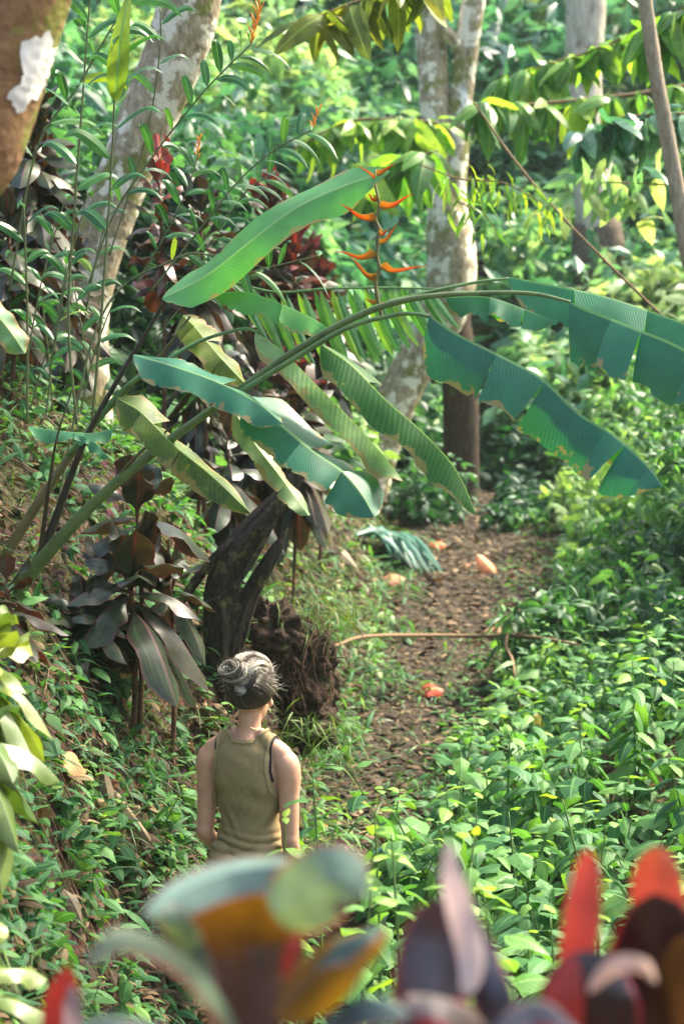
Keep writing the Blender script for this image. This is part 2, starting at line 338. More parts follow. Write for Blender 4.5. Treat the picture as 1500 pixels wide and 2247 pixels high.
nx_, ny_ = len(xs), len(ys); i = np.arange(ny_-1)[:, None]*nx_; j = np.arange(nx_-1)[None]
F = np.stack([i+j, i+j+1, i+j+nx_+1, i+j+nx_], -1).reshape(-1, 4)
m, t, out = mat('forest_soil'); tc = N(t, 'ShaderNodeTexCoord')
n1 = N(t, 'ShaderNodeTexNoise', Scale=7.0, Detail=9.0, Roughness=.68); t.links.new(tc.outputs['Object'], n1.inputs['Vector'])
n2 = N(t, 'ShaderNodeTexNoise', Scale=1.4, Detail=5.0); t.links.new(tc.outputs['Object'], n2.inputs['Vector'])
vo = N(t, 'ShaderNodeTexVoronoi', Scale=34.0); t.links.new(tc.outputs['Object'], vo.inputs['Vector'])
c = ramp(t, n1.outputs[0], [(.3, (.022, .014, .009)), (.55, (.075, .045, .028)), (.75, (.15, .10, .065))])
c = mix(t, .35, c, mix(t, 1.0, vo.outputs['Color'], (.20, .13, .09), 'MULTIPLY'))
c = mix(t, ramp(t, n2.outputs[0], [(.48, (0, 0, 0)), (.66, (.55, .55, .55))]), c, (.05, .075, .018))
bs = N(t, 'ShaderNodeBsdfPrincipled', Roughness=.95); bs.inputs['Specular IOR Level'].default_value = .15
t.links.new(c, bs.inputs['Base Color']); b1 = N(t, 'ShaderNodeBump', Strength=1.0, Distance=.03)
t.links.new(math_(t, 'ADD', n1.outputs[0], math_(t, 'MULTIPLY', vo.outputs['Distance'], .8)), b1.inputs['Height']); t.links.new(b1.outputs[0], bs.inputs['Normal']); t.links.new(bs.outputs[0], out.inputs[0])
M['soil'] = m
xs_ = 34
o = Buf().add(np.stack([X, Y, Z], -1).reshape(-1, 3), F, np.zeros((nx_*ny_, 3))).build('ground', M['soil']); tag(o, kind='structure')
# the trodden earth path
m, t, out = mat('trodden_earth'); tc = N(t, 'ShaderNodeTexCoord')
n1 = N(t, 'ShaderNodeTexNoise', Scale=11.0, Detail=9.0, Roughness=.7); t.links.new(tc.outputs['Object'], n1.inputs['Vector'])
c = ramp(t, n1.outputs[0], [(.3, (.016, .013, .009)), (.55, (.046, .036, .025)), (.75, (.115, .094, .064))])
bs = N(t, 'ShaderNodeBsdfPrincipled', Roughness=.95); bs.inputs['Specular IOR Level'].default_value = .15
t.links.new(c, bs.inputs['Base Color']); b1 = N(t, 'ShaderNodeBump', Strength=1.0, Distance=.02); t.links.new(n1.outputs[0], b1.inputs['Height']); t.links.new(b1.outputs[0], bs.inputs['Normal']); t.links.new(bs.outputs[0], out.inputs[0])
M['path'] = m
yy = np.linspace(5.5, 26, 420); uu = np.linspace(-1, 1, 40); YY, UU = np.meshgrid(yy, uu, indexing='ij')
hwp = np.interp(YY, [0, 8, 11, 14, 18, 24], [.4, .36, .33, .5, .85, 1.0])
XX = xc(YY) + UU*hwp*(1+.35*fbm(YY, UU*0+np.sign(UU)*3, .6, 5)); ZZ = HT(XX, YY) + .012 - .03*np.abs(UU)**8
i = np.arange(len(yy)-1)[:, None]*40; j = np.arange(39)[None]
o = Buf().add(np.stack([XX, YY, ZZ], -1).reshape(-1, 3), np.stack([i+j, i+j+1, i+j+41, i+j+40], -1).reshape(-1, 4), np.zeros((XX.size, 3))).build('path', M['path']); tag(o, kind='structure')
def ground_at(x, y): return float(HT(x, y))

# ------------------------------------------------------------------ trees
def pxr(c):                                   # (u, v, depth, width px) -> x y z r
    c = np.asarray(c, float); return np.array([np.r_[P(u, v, d), wpx/2/FPX*d] for u, v, d, wpx in c])
def limb(b, ctrl, n=None, seg=14, lump=.06, foot=None, tint=.5):
    q = pxr(ctrl) if len(ctrl[0]) == 4 and ctrl[0][0] > -5000 else np.asarray(ctrl, float)
    if foot:
        e = q[-1]; z = ground_at(e[0]+foot[0], e[1]+foot[1]) - .15
        if z < e[2]: q = np.vstack([q, [e[0]+foot[0], e[1]+foot[1], z, e[3]*foot[2]]])
    tube(b, q[:, :3], q[:, 3], n=n or 14*len(q), seg=seg, lump=lump, tint=tint); return q
LT_oval = tmpl('oval', .42, .5, 14, n=6); LT_big = tmpl('oval', .40, .7, 16, n=8, nx=2, wave=.02)
LT_lance = tmpl('lance', .20, .7, 14, n=6); LT_grass = tmpl('grass', .05, .9, 20, n=5)
LT_heart = tmpl('heart', .62, .4, 12, n=7, nx=2, wave=.03, petiole=.3)
LT_simple = tmpl('oval', .45, .3, 12, n=3)
LT_small = tmpl('oval', .5, .3, 10, n=4)
LT_compound = (lambda: (lambda b: ([blade(b, [(0, .12+.12*k, -.02*k*k*.3), (s*.16, .2+.13*k, -.02-.02*k*k*.3), (s*.30, .25+.13*k, -.08-.02*k*k*.3)], (0, 0, 1), .05, 'lance', n=5, nx=1) for k in range(6) for s in (1, -1)], blade(b, [(0, 0, 0), (0, .5, -.03), (0, .9, -.2)], (0, 0, 1), .006, 'flat', n=5, nx=1), b.arrays())[-1])(Buf()))()
def rdirs(n, e0=-.3, es=.35, az=None, azs=None):
    a = R.uniform(0, 6.283, n) if az is None else R.normal(az, azs, n)
    e = R.normal(e0, es, n); return np.stack([np.cos(a)*np.cos(e), np.sin(a)*np.cos(e), np.sin(e)], -1)
def leaves_at(b, T, pos, size, tint, e0=-.3, es=.35, upn=.35, sj=.25, az=None, azs=None):
    n = len(pos); d = rdirs(n, e0, es, az, azs); up = norm(np.array([0, 0, 1.]) + R.normal(0, upn, (n, 3)))
    scatter(b, T, pos, basis(d, up), size*np.clip(R.normal(1, sj, n), .4, 1.7), np.clip(tint, 0, 1))
def shell(c, r, n, inner=.55):
    d = norm(R.normal(0, 1, (n, 3))); q = R.uniform(inner, 1, n)**.6
    return np.asarray(c) + d*q[:, None]*np.asarray(r)
def crown_mesh(b, centres, T, per, size, tint=(.2, .9), e0=-.35):
    for cx, cy, cz, r in centres:
        leaves_at(b, T, shell((cx, cy, cz), (r, r, r*.65), per), size, R.uniform(*tint, per)*.7 + .3*R.uniform(), e0=e0)

def tree(name, label, limbs, matk, group=None, crown=None, foot=(0, 0, 1.5), extra=None, cat='tree', lump=.06):
    last = pxr(limbs[0])[-1]; root = (last[0]+foot[0], last[1]+foot[1]); base = (root[0], root[1], ground_at(*root))
    t = thing(name, base, label, cat, group)
    b = Buf()
    for k, L in enumerate(limbs): limb(b, L, foot=foot if k == 0 else None, lump=lump, seg=20)
    b.build('trunk', M[matk], t)
    if crown:
        cb = Buf(); crown_mesh(cb, **crown); cb.build('crown', M[crown.get('m', 'far')] if 'm' in crown else M['far'], t)
    return t
def clumps(c, n, spread, r): return [(c[0]+R.normal(0, spread[0]), c[1]+R.normal(0, spread[1]), c[2]+R.normal(0, spread[2]), r*R.uniform(.6, 1.3)) for _ in range(n)]

# overhead crowns stand above the frame: they shade the slope as the canopy does in the photo
t1 = tree('leaning_tree', 'thick mossy orange brown trunk with white lichen patch, leaning in at the top left corner',
     [[(150, -420, 5.2, 215), (60, -60, 5.2, 215), (5, 110, 5.2, 225), (-60, 300, 5.2, 235), (-190, 620, 5.2, 260)]], 'barkmoss', foot=(-.15, 0, 1.4), lump=.02,
     crown=dict(centres=clumps((-.9, 5.2, 6.3), 9, (1.1, 1.2, .5), .7), T=LT_oval, per=130, size=.17))
# lichen: ragged plates hugging the trunk
def plate(t, cu, cvv, d, ru, rv, n=26, tilt=.3, off=.0):
    """ragged plate (lichen, painted sunlit edge) laid on the trunk surface by casting onto it"""
    tr = [c for c in t.children if c.name.startswith('trunk')][0]; me = tr.data
    o = np.array(t.location); vs = [Vector(v.co)+Vector(o) for v in me.vertices]; bv = BVHTree.FromPolygons(vs, [p.vertices[:] for p in me.polygons])
    b = Buf(); ph = R.uniform(0, 6, 4); G = 16; rows = []
    for a in range(n):
        th = a/n*6.283; rr = 1 + .22*math.sin(2*th+ph[0]) + .18*math.sin(5*th+ph[1]) + .10*math.sin(11*th+ph[2]); row = []
        for k in range(G):
            u = cu + ru*rr*k/(G-1)*(math.cos(th)*math.cos(tilt)-math.sin(th)*math.sin(tilt)*rv/ru); v = cvv + rv*rr*k/(G-1)*(math.sin(th)*math.cos(tilt)+math.cos(th)*math.sin(tilt)*ru/rv)
            p = P(u, v, d); dr = Vector(p-CAM).normalized(); h = bv.ray_cast(Vector(CAM), dr)
            row.append(h[0] + h[1]*.004 if h[0] else None)
        rows.append(row)
    V = []; idx = {}
    F = []
    for a in range(n):
        for k in range(G-1):
            q = [(a, k), ((a+1) % n, k), ((a+1) % n, k+1), (a, k+1)]
            if any(rows[x][y] is None for x, y in q): continue
            if max((rows[x][y]-rows[q[0][0]][q[0][1]]).length for x, y in q) > .25: continue
            f = []
            for e in q:
                if e not in idx: idx[e] = len(V); V.append(rows[e[0]][e[1]])
                f.append(idx[e])
            F.append(f)
    if F: Buf().add(np.array([v[:] for v in V]), np.array(F), np.full((len(V), 3), .5)).build('lichen_highlight_patch', M['lichen'], t)
plate(t1, 88, 132, 5.2, 38, 70, tilt=.35); plate(t1, 58, 196, 5.2, 30, 44, tilt=.5); plate(t1, 44, 232, 5.2, 10, 12)

t2 = tree('leaning_tree', 'pale blotched tree trunk leaning right behind the tall green stems on the left',
     [[(450, -320, 12.5, 130), (420, -30, 12.5, 132), (388, 100, 12.5, 132), (335, 230, 12.5, 124), (285, 350, 12.5, 118), (238, 480, 12.5, 112), (205, 600, 12.5, 100), (185, 740, 12.5, 105)],
      [(262, 400, 12.5, 60), (190, 500, 12.45, 66), (140, 610, 12.4, 60), (105, 700, 12.3, 52), (80, 790, 12.2, 60)]], 'bark', foot=(-.03, 0, 1.4),
     crown=dict(centres=clumps((-.9, 12.5, 7.2), 10, (1.4, 1.2, .6), .8), T=LT_oval, per=120, size=.20))
t3 = tree('forked_tree', 'forked grey tree in the centre whose lower trunk leans left to the path',
     [[(925, -260, 20, 49), (935, -40, 20, 57), (945, 100, 20, 63), (955, 250, 20, 67), (968, 400, 20, 65), (985, 500, 20, 98), (990, 600, 20, 108), (972, 690, 20, 98), (915, 790, 20, 91), (865, 890, 20, 94), (825, 990, 20, 98), (795, 1090, 20, 108)],
      [(1060, -260, 20, 45), (1045, -40, 20, 49), (1030, 60, 20, 51), (1012, 200, 20, 49), (1000, 330, 20, 55), (992, 430, 20, 61), (990, 520, 20, 87)],
      [(938, -60, 19.8, 20), (958, 0, 19.8, 22), (972, 60, 19.8, 24), (998, 92, 19.9, 28), (1015, 125, 20, 25)]], 'bark', foot=(-.05, 0, 1.5),
     crown=dict(centres=clumps((1.2, 20, 9.6), 9, (1.5, 1.4, .6), .8), T=LT_oval, per=110, size=.20))
plate(t3, 1040, 470, 20, 16, 55, tilt=-.1); plate(t3, 1022, 240, 20, 8, 70, tilt=-.1)  # tall narrow plate paints the sunlit right edge of the upper stem
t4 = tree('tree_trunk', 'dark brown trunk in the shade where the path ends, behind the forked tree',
     [[(985, 560, 21.5, 70), (1000, 740, 21.5, 76), (1010, 850, 21.5, 78), (1012, 1000, 21.5, 78), (1008, 1120, 21.5, 90)]], 'barkshaded', foot=(0, 0, 1.5))
t5 = tree('tree_trunk', 'pale far trunk with a brown lower patch, out of focus at the upper right',
     [[(1280, -200, 26, 82), (1285, 0, 26, 84), (1278, 200, 26, 80), (1300, 400, 26, 92), (1312, 560, 26, 94), (1315, 700, 26, 100)]], 'barkfar', foot=(0, 0, 1.5),
     crown=dict(centres=clumps((3.3, 26, 9.5), 6, (1.2, 1, .6), .9), T=LT_oval, per=120, size=.28))
bm_ = Buf(); q = pxr([(1302, 470, 26, 70), (1308, 500, 26, 104), (1312, 560, 26, 112), (1314, 620, 26, 108), (1316, 665, 26, 80)]); tube(bm_, q[:, :3], q[:, 3], n=30, seg=20, lump=.10); bm_.build('nest_crust', M['crust'], t5)
t6 = tree('slender_tree', 'thin bare brown trunk crossing the upper right corner',
     [[(1400, -160, 13, 26), (1412, -20, 13, 30), (1440, 170, 13, 32), (1475, 360, 13, 34), (1505, 540, 13, 34), (1540, 720, 13, 36)]], 'palebrown', foot=(.35, 0, 1.3),
     crown=dict(centres=clumps((3.3, 11, 7.8), 15, (1.5, 1.6, .5), .75), T=LT_oval, per=110, size=.20))  # crown out of view, added to shade the left bank and the woman
# vines and bare branches
def woody(name, label, ctrl, matk='twig', cat='branch', seg=6, lump=.08, group=None, side=()):
    q = pxr(ctrl); o = thing(name, q[-1][:3], label, cat, group); b = Buf(); q[:, 3] *= .74; tube(b, q[:, :3], q[:, 3], n=10*len(q), seg=seg, lump=lump)
    for s_ in side: s2 = pxr(s_); tube(b, s2[:, :3], s2[:, 3], n=8*len(s2), seg=5, lump=lump)
    b.build('branch' if cat == 'branch' else 'vine_stem', M[matk], o); return o
woody('vine', 'thin straight vine slanting down to the right from the forked tree', [(1040, 225, 12.9, 6), (1120, 340, 12.8, 8), (1210, 450, 12.6, 9), (1300, 545, 12.4, 9), (1430, 672, 12.2, 9), (1560, 800, 12, 9)], cat='vine')
woody('fallen_branch', 'long thin bent stick lying across the path', [(670, 1430, 11.9, 7), (735, 1417, 12.4, 10), (800, 1397, 13.0, 12), (930, 1394, 13.8, 13), (1050, 1396, 14.0, 13), (1150, 1397, 13.5, 13), (1230, 1408, 13.0, 10), (1270, 1416, 12.7, 5)],
      side=[[(1112, 1397, 13.7, 10), (1110, 1420, 13.5, 9), (1124, 1450, 13.2, 8), (1130, 1490, 12.9, 7), (1142, 1555, 12.5, 6)], [(1120, 1392, 13.7, 5), (1140, 1375, 13.7, 3), (1128, 1362, 13.7, 1.5)], [(1130, 1392, 13.6, 5), (1155, 1385, 13.6, 3), (1165, 1368, 13.6, 1.5)], [(1115, 1395, 13.7, 5), (1105, 1388, 13.7, 3), (1095, 1392, 13.7, 2)], [(800, 1397, 13.0, 4), (770, 1365, 12.9, 4), (720, 1335, 12.6, 3), (688, 1324, 12.4, 2)]])
woody('bare_twig', 'dry twig poking up the bank at the lower left, beside a curled dead leaf', [(60, 1560, 7.6, 3), (110, 1595, 7.6, 4), (150, 1625, 7.6, 4), (190, 1650, 7.6, 3)])

# leafy boughs of the middle distance
def bough(name, label, ctrl, T, n, size, matk, tint, spread=.12, droop=-.5, group=None, seg=6, stem='twig', frac=(.15, 1), cat='branch', whorl=0):
    q = pxr(ctrl); o = thing(name, q[0][:3], label, cat, group); b = Buf(); p = tube(b, q[:, :3], q[:, 3], n=10*len(q), seg=seg)
    b.build('branch', M[stem], o); lb = Buf(); L = len(p)
    if whorl:
        ii = np.linspace(frac[0], frac[1], whorl); cc = (np.repeat(ii, n//whorl + 1)[:n]*(L-1)).astype(int)
    else: cc = (R.uniform(*frac, n)*(L-1)).astype(int)
    pos = p[cc] + R.normal(0, spread*(.15 if whorl else 1), (n, 3))
    leaves_at(lb, T, pos, size, R.uniform(*tint, n), e0=droop, es=.4, upn=.4); lb.build('foliage', M[matk], o); return o
M['bright'] = leafmat('bright_leaf', [(0, (.05, .19, .045)), (.5, (.14, .34, .055)), (1, (.36, .50, .09))], rough=.4, trans=.5, rib=.05)
M['olive'] = leafmat('olive_leaf', [(0, (.08, .13, .02)), (.6, (.22, .28, .04)), (1, (.34, .30, .05))], rough=.5, trans=.45, rib=.05)
for k, (lab, c, n, s, mk, ti, wh) in enumerate([
    ('long bough of big yellow green leaves reaching right across the pale far trunk', [(1540, 180, 17, 12), (1400, 205, 17, 11), (1240, 222, 17, 9), (1090, 232, 17, 6), (1050, 225, 17, 4)], 110, .30, 'bright', (.0, 1), 9),
    ('bough of broad lit leaves right of the fork, above the long bough', [(1420, 60, 18, 9), (1300, 110, 18, 7), (1200, 140, 18, 5), (1110, 170, 18, 3)], 80, .32, 'bright', (.2, 1), 6),
    ('bough of yellow green leaves left of the forked trunk', [(640, 330, 18, 5), (760, 268, 18, 7), (880, 262, 18, 8), (960, 270, 18, 8)], 80, .31, 'bright', (.3, 1), 8),
    ('hanging olive leaves at the top edge left of the fork', [(980, -60, 13, 10), (860, -20, 13, 8), (760, 10, 13, 6), (690, 40, 13, 4)], 44, .30, 'olive', (.0, 1), 6),
    ('drooping leaves with dark shade beneath, right of the pale far trunk', [(1560, 250, 16, 8), (1450, 250, 16, 7), (1350, 260, 16, 5), (1280, 290, 16, 3)], 80, .30, 'far', (.1, .7), 7),
    ('green leafy spray at the top right corner', [(1560, -20, 15, 9), (1480, 30, 15, 7), (1420, 80, 15, 4)], 60, .30, 'bright', (.0, .6), 5),
    ('spray of hanging leaves against the shade just behind the red and orange flower', [(960, 330, 17, 5), (900, 345, 17, 5), (840, 370, 17, 4), (780, 360, 17, 3)], 34, .42, 'bright', (.1, .8), 4),
    ('leafy bough with pale blurred leaves hanging at the right edge', [(1600, 400, 15, 6), (1480, 405, 15, 5), (1360, 400, 15, 4), (1280, 402, 15, 3)], 46, .24, 'far', (.3, 1), 0)]):
    bough('leafy_branch', lab, c, LT_big, n, s, mk, ti, whorl=wh, droop=-.55)
# fine fern-like sprig in front of the forked trunk
o = bough('fern_sprig', 'fine pale green fern-like sprig crossing in front of the forked trunk', [(920, 360, 12.5, 3), (1010, 392, 12.5, 4), (1100, 400, 12.5, 4), (1180, 440, 12.4, 3), (1215, 475, 12.4, 2)], LT_lance, 70, .13, 'bright', (.3, .9), spread=.05, droop=-.7)
bough('fern_sprig', 'small pale sprig of leaflets hanging beside the white lichen on the forked trunk', [(1000, 440, 12.6, 3), (1060, 470, 12.6, 3), (1090, 510, 12.6, 2)], LT_lance, 26, .12, 'bright', (.2, .7), spread=.05, droop=-.7)

# palm frond hanging behind the flower
q = pxr([(490, 610, 10.4, 4), (600, 640, 10.4, 6), (720, 633, 10.4, 6), (840, 631, 10.4, 6), (985, 634, 10.4, 4)])
o = thing('palm_frond', q[0][:3], 'horizontal palm frond with a comb of hanging leaflets under the orange flower', 'frond'); b = Buf(); p = tube(b, q[:, :3], q[:, 3], n=40, seg=6, tint=1); b.build('midrib', M['stem'], o)
b = Buf()
for k in range(24):
    a = p[min(len(p)-1, 3+int(k*1.5))]; s = (-1)**k; L = .40*math.sin(math.pi*(.25+.6*k/24))
    blade(b, [a, a+np.array([.05, s*.04, -L*.35]), a+np.array([.12, s*.07, -L*.8]), a+np.array([.16, s*.08, -L])], (R.normal(0, .3), -1, .3), .022+.008*R.uniform(), 'lance', n=7, nx=1, fold=(18, 18), tint=R.uniform(.3, 1))
b.build('leaflets', M['ginger'], o)

# ------------------------------------------------------------------ the far wood and the hillside scrub (uncountable)
def wedge(n, y0, y1, xlo=-.20, xhi=.20, pw=1.0):
    y = y0 + (y1-y0)*R.uniform(0, 1, n)**pw; return y*R.uniform(xlo, xhi, n), y
def scrub(name, n, per, y0, y1, xlo, xhi, hgt, r, T, size, matk, tint, pw=1.0, e0=-.2, keep=None):
    b = Buf(); x, y = wedge(n, y0, y1, xlo, xhi, pw)
    if keep is not None: k = keep(x, y); x, y = x[k], y[k]
    z = HT(x, y, False); tt = fbm(x, y, 2.2, 21)*1.7
    P_ = []; TT = []
    for i in range(len(x)):
        h = hgt*R.uniform(.15, 1.15); rr = r*R.uniform(.6, 1.3)
        if name == 'undergrowth' and x[i] > xc(y[i]) and x[i] < xc(y[i]) + 1.7: h *= .45; rr *= .75
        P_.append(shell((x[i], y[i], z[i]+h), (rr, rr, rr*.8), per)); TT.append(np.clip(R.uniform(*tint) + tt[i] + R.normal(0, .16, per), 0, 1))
    P_ = np.vstack(P_); TT = np.concatenate(TT); leaves_at(b, T, P_, size, TT, e0=e0, es=.45, upn=.5, sj=.3)
    return tag(b.build(name, M[matk]), kind='stuff')
scrub('far_wood', 620, 80, 30, 56, -.22, .22, 2.6, 1.15, LT_simple, .44, 'far', (.25, .85))
scrub('hillside_scrub', 420, 110, 23, 32, -.22, .22, 1.2, .70, LT_simple, .32, 'far', (.15, .75), keep=lambda x, y: np.abs(x - xc(y)) > .6)
right = lambda x, y: x > xc(y) + np.interp(y, [8, 14, 18, 24], [.62, .90, 1.15, 1.1])
scrub('undergrowth', 560, 90, 12.0, 24, .02, .21, .36, .32, LT_oval, .105, 'herbfar', (.25, .95), pw=.8, keep=right, e0=-.1)
scrub('undergrowth', 130, 110, 13.5, 22, .09, .22, 1.0, .45, LT_oval, .13, 'herbfar', (.3, .85), keep=right)
scrub('undergrowth', 80, 90, 13, 22, .08, .22, .85, .42, LT_lance, .15, 'herbfar', (.3, 1.0), keep=right, e0=-.5)
left = lambda x, y: x < xc(y) - 1.1
scrub('undergrowth', 190, 70, 12, 25, -.21, .03, .35, .36, LT_small, .17, 'herbfar', (.0, .6), keep=left)
scrub('undergrowth', 150, 80, 14, 21, -.20, -.02, 1.6, .40, LT_oval, .20, 'herbfar', (-.2, .8), keep=lambda x, y: x < xc(y)-1.6)
cover_later = 1
scrub('undergrowth', 330, 60, 6, 24, .215, .42, .40, .40, LT_small, .16, 'herbfar', (.2, .8))
scrub('undergrowth', 200, 60, 6.5, 24, -.45, -.26, .40, .40, LT_small, .16, 'herbfar', (.0, .6))
scrub('far_wood', 260, 60, 24, 50, .22, .42, 1.5, 1.0, LT_simple, .38, 'far', (.2, .8))
scrub('far_wood', 260, 60, 24, 50, -.42, -.22, 1.5, 1.0, LT_simple, .38, 'far', (.2, .8))
# shrubs where the path ends, shade put into their darkened leaf tints
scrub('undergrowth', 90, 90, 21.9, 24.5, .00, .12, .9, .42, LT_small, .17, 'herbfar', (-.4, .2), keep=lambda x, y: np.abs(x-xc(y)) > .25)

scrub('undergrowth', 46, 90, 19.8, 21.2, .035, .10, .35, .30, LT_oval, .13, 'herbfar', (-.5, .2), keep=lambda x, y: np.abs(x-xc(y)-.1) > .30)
# grass, small herbs, dead leaves on the bank and beside the path
def cover(name, n, y0, y1, keep, T, size, matk, tint, e0, es, lift=.02, pw=1.3, upn=.3, xlo=-.2, xhi=.2, clump=None):
    x, y = wedge(n, y0, y1, xlo, xhi, pw); k = keep(x, y); x, y = x[k], y[k]
    if clump: k = fbm(x, y, clump[0], clump[2]) > clump[1] + R.normal(0, .06, len(x)); x, y = x[k], y[k]
    z = HT(x, y) + R.uniform(0, lift, len(x)); b = Buf()
    tt = R.uniform(*tint, len(x)) + fbm(x, y, 1.3, 31)*.5
    leaves_at(b, T, np.stack([x, y, z], -1), size, tt, e0=e0, es=es, upn=upn, sj=.3)
    return tag(b.build(name, M[matk]), kind='stuff')
sleft = lambda x, y: xc(y) - np.interp(y, [0, 8, 11, 14, 18, 24], [.4, .36, .30, .42, .72, .9]) - x
onbank = lambda x, y: sleft(x, y) > -.05
cover('grass', 15000, 5.5, 13, onbank, LT_grass, .16, 'bank', (-.1, .75), .4, .5, clump=(.6, .02, 41))
cover('grass', 22000, 12, 21, lambda x, y: (sleft(x, y) > -.1), LT_grass, .22, 'bank', (.35, 1.0), .3, .5, clump=(.9, -.12, 44))
cover('ground_herbs', 17000, 5.5, 12.5, onbank, LT_oval, .075, 'herb', (.0, .85), .1, .45, lift=.14, clump=(.5, .02, 51))
cover('ground_herbs', 8000, 6, 12, onbank, LT_oval, .10, 'herb', (-.1, .6), .2, .5, lift=.12, clump=(.5, -.05, 52))
cover('ground_herbs', 7000, 12, 21, lambda x, y: sleft(x, y) > -.15, LT_oval, .09, 'herbfar', (.4, 1), .1, .4, lift=.08)
cover('dead_leaves', 15000, 5.5, 12, onbank, LT_oval, .07, 'litter', (-.25, .80), 0, .35, clump=(.6, -.10, 61), lift=.05)
cover('dead_leaves', 60000, 7, 23, lambda x, y: np.abs(x-xc(y)) < np.interp(y, [8, 12, 18, 24], [.6, .7, 1.3, 1.5]), LT_oval, .08, 'litter', (-.6, .85), .1, .35, lift=.03, pw=.9)
cover('path_grass', 9000, 9, 20, lambda x, y: (sleft(x, y) > -.30*(1+fbm(y, y*0, 1., 3)*2)) & (sleft(x, y) < .1), LT_grass, .14, 'bank', (.2, .9), .6, .4)
cover('path_grass', 20000, 8, 20, lambda x, y: np.abs(x-xc(y)) < .9, LT_lance, .09, 'bank', (.0, .7), .3, .4, lift=.04, clump=(.5, .0, 77))
cover('path_grass', 9000, 8, 19, lambda x, y: (x-xc(y) > .15+.03*(y-8)) & (x-xc(y) < 1.4), LT_small, .075, 'herb', (.1, .7), .2, .4, lift=.10)
cover('weeds', 22000, 8.5, 19, lambda x, y: (sleft(x, y) > -.50*(.7+fbm(x, y, .8, 5)*2.4)) & (sleft(x, y) < .3), LT_lance, .12, 'herb', (.0, .75), .25, .45, lift=.22, clump=(.5, -.08, 78))
cover('weeds', 9000, 7.5, 15, lambda x, y: (x-xc(y) > .1) & (x-xc(y) < .9), LT_lance, .09, 'herb', (.0, .7), .2, .45, lift=.14, clump=(.5, .03, 79))
# matted stalks and rootlets over the bank
b = Buf(); x, y = wedge(520, 6, 13); k = onbank(x, y); x, y = x[k], y[k]
for a, c in zip(x, y):
    L = R.uniform(.15, .55); th = R.uniform(0, 3.14); dx, dy = math.cos(th)*L, math.sin(th)*L*.5; zz = [ground_at(a+dx*f, c+dy*f)+.02+R.uniform(0, .06) for f in (0, .5, 1)]
    tube(b, [(a, c, zz[0]), (a+dx*.5, c+dy*.5, zz[1]), (a+dx, c+dy, zz[2])], [.003, .003, .0015], n=6, seg=4)
tag(b.build('dry_stalks', M['twig']), kind='stuff')

# ------------------------------------------------------------------ leafy herbs of the near right slope, each plant on its own
def herb_parts(h, lean, npair, leafL, seed, T=LT_heart):
    r = np.random.default_rng(seed); sb = Buf(); lb = Buf()
    a = r.uniform(0, 6.283); pts = [(0, 0, -.05), (lean*.2*math.cos(a), lean*.2*math.sin(a), h*.35), (lean*.6*math.cos(a), lean*.6*math.sin(a), h*.7), (lean*math.cos(a), lean*math.sin(a), h)]
    p = tube(sb, pts, [.006, .005, .004, .002], n=24, seg=5, tint=.7)
    pos, ax, up, sz, ti = [], [], [], [], []; ang = r.uniform(0, 3)
    for k in range(npair):
        f = .28 + .72*k/(npair-1); c = p[min(len(p)-1, int(f*(len(p)-1)))]; ang += 1.57 + r.normal(0, .3)
        for s in (0, math.pi):
            g = ang + s + r.normal(0, .25); e = (-.25 + .9*max(0, f-.75)*3) + r.normal(0, .28)
            pos.append(c); ax.append((math.cos(g)*math.cos(e), math.sin(g)*math.cos(e), math.sin(e))); up.append((r.normal(0, .25), r.normal(0, .25), 1))
            sz.append(leafL*(.75 + .5*math.sin(math.pi*min(1, f)))*(1-.35*max(0, f-.8)/.2)*r.uniform(.75, 1.2)); ti.append(np.clip(.40+.22*r.normal() + .50*max(0, f-.82)/.18, 0, .87))
    scatter(lb, T, np.array(pos), basis(np.array(ax), np.array(up)), np.array(sz), np.array(ti)); return sb, lb
def herb(name, loc, label, group, h, lean, npair, leafL, seed, rz=0, T=LT_heart, mk='herb', cat='plant'):
    o = thing(name, (0, 0, 0), label, cat, group); sb, lb = herb_parts(h, lean, npair, leafL, seed, T)
    sb.build('stem', M['stem'], o); lb.build('foliage', M[mk], o); o.location = Vector([float(q) for q in loc]); o.rotation_euler = (0, 0, rz); return o
def dup(o, loc, rz, s, label=None):
    r_ = o.copy(); COL.objects.link(r_); r_.location = Vector([float(q) for q in loc]); r_.rotation_euler = (0, 0, rz); r_.scale = (s, s, s)
    if label: r_['label'] = label
    for ch in o.children: c = ch.copy(); COL.objects.link(c); c.parent = r_
    return r_
GH = 'soft leafy herbs massed on the slope right of the path'
LH = 'one of the many soft leafy green herbs massed right of the path'
WX0 = -.37
protos = [herb('leafy_herb', (0, 0, -50), LH, GH, h, l, n, L, s) for h, l, n, L, s in
          [(.55, .10, 8, .125, 1), (.45, .15, 7, .145, 2), (.62, .12, 9, .105, 3), (.38, .08, 7, .12, 4), (.50, .2, 8, .12, 5)]]
protos += [herb('leafy_herb', (0, 0, -50), LH, GH, .60, .15, 13, .12, 6, T=LT_oval), herb('leafy_herb', (0, 0, -50), LH, GH, .42, .10, 12, .085, 7, T=LT_small)]
used = [False]*7; placed = []
tries = 0
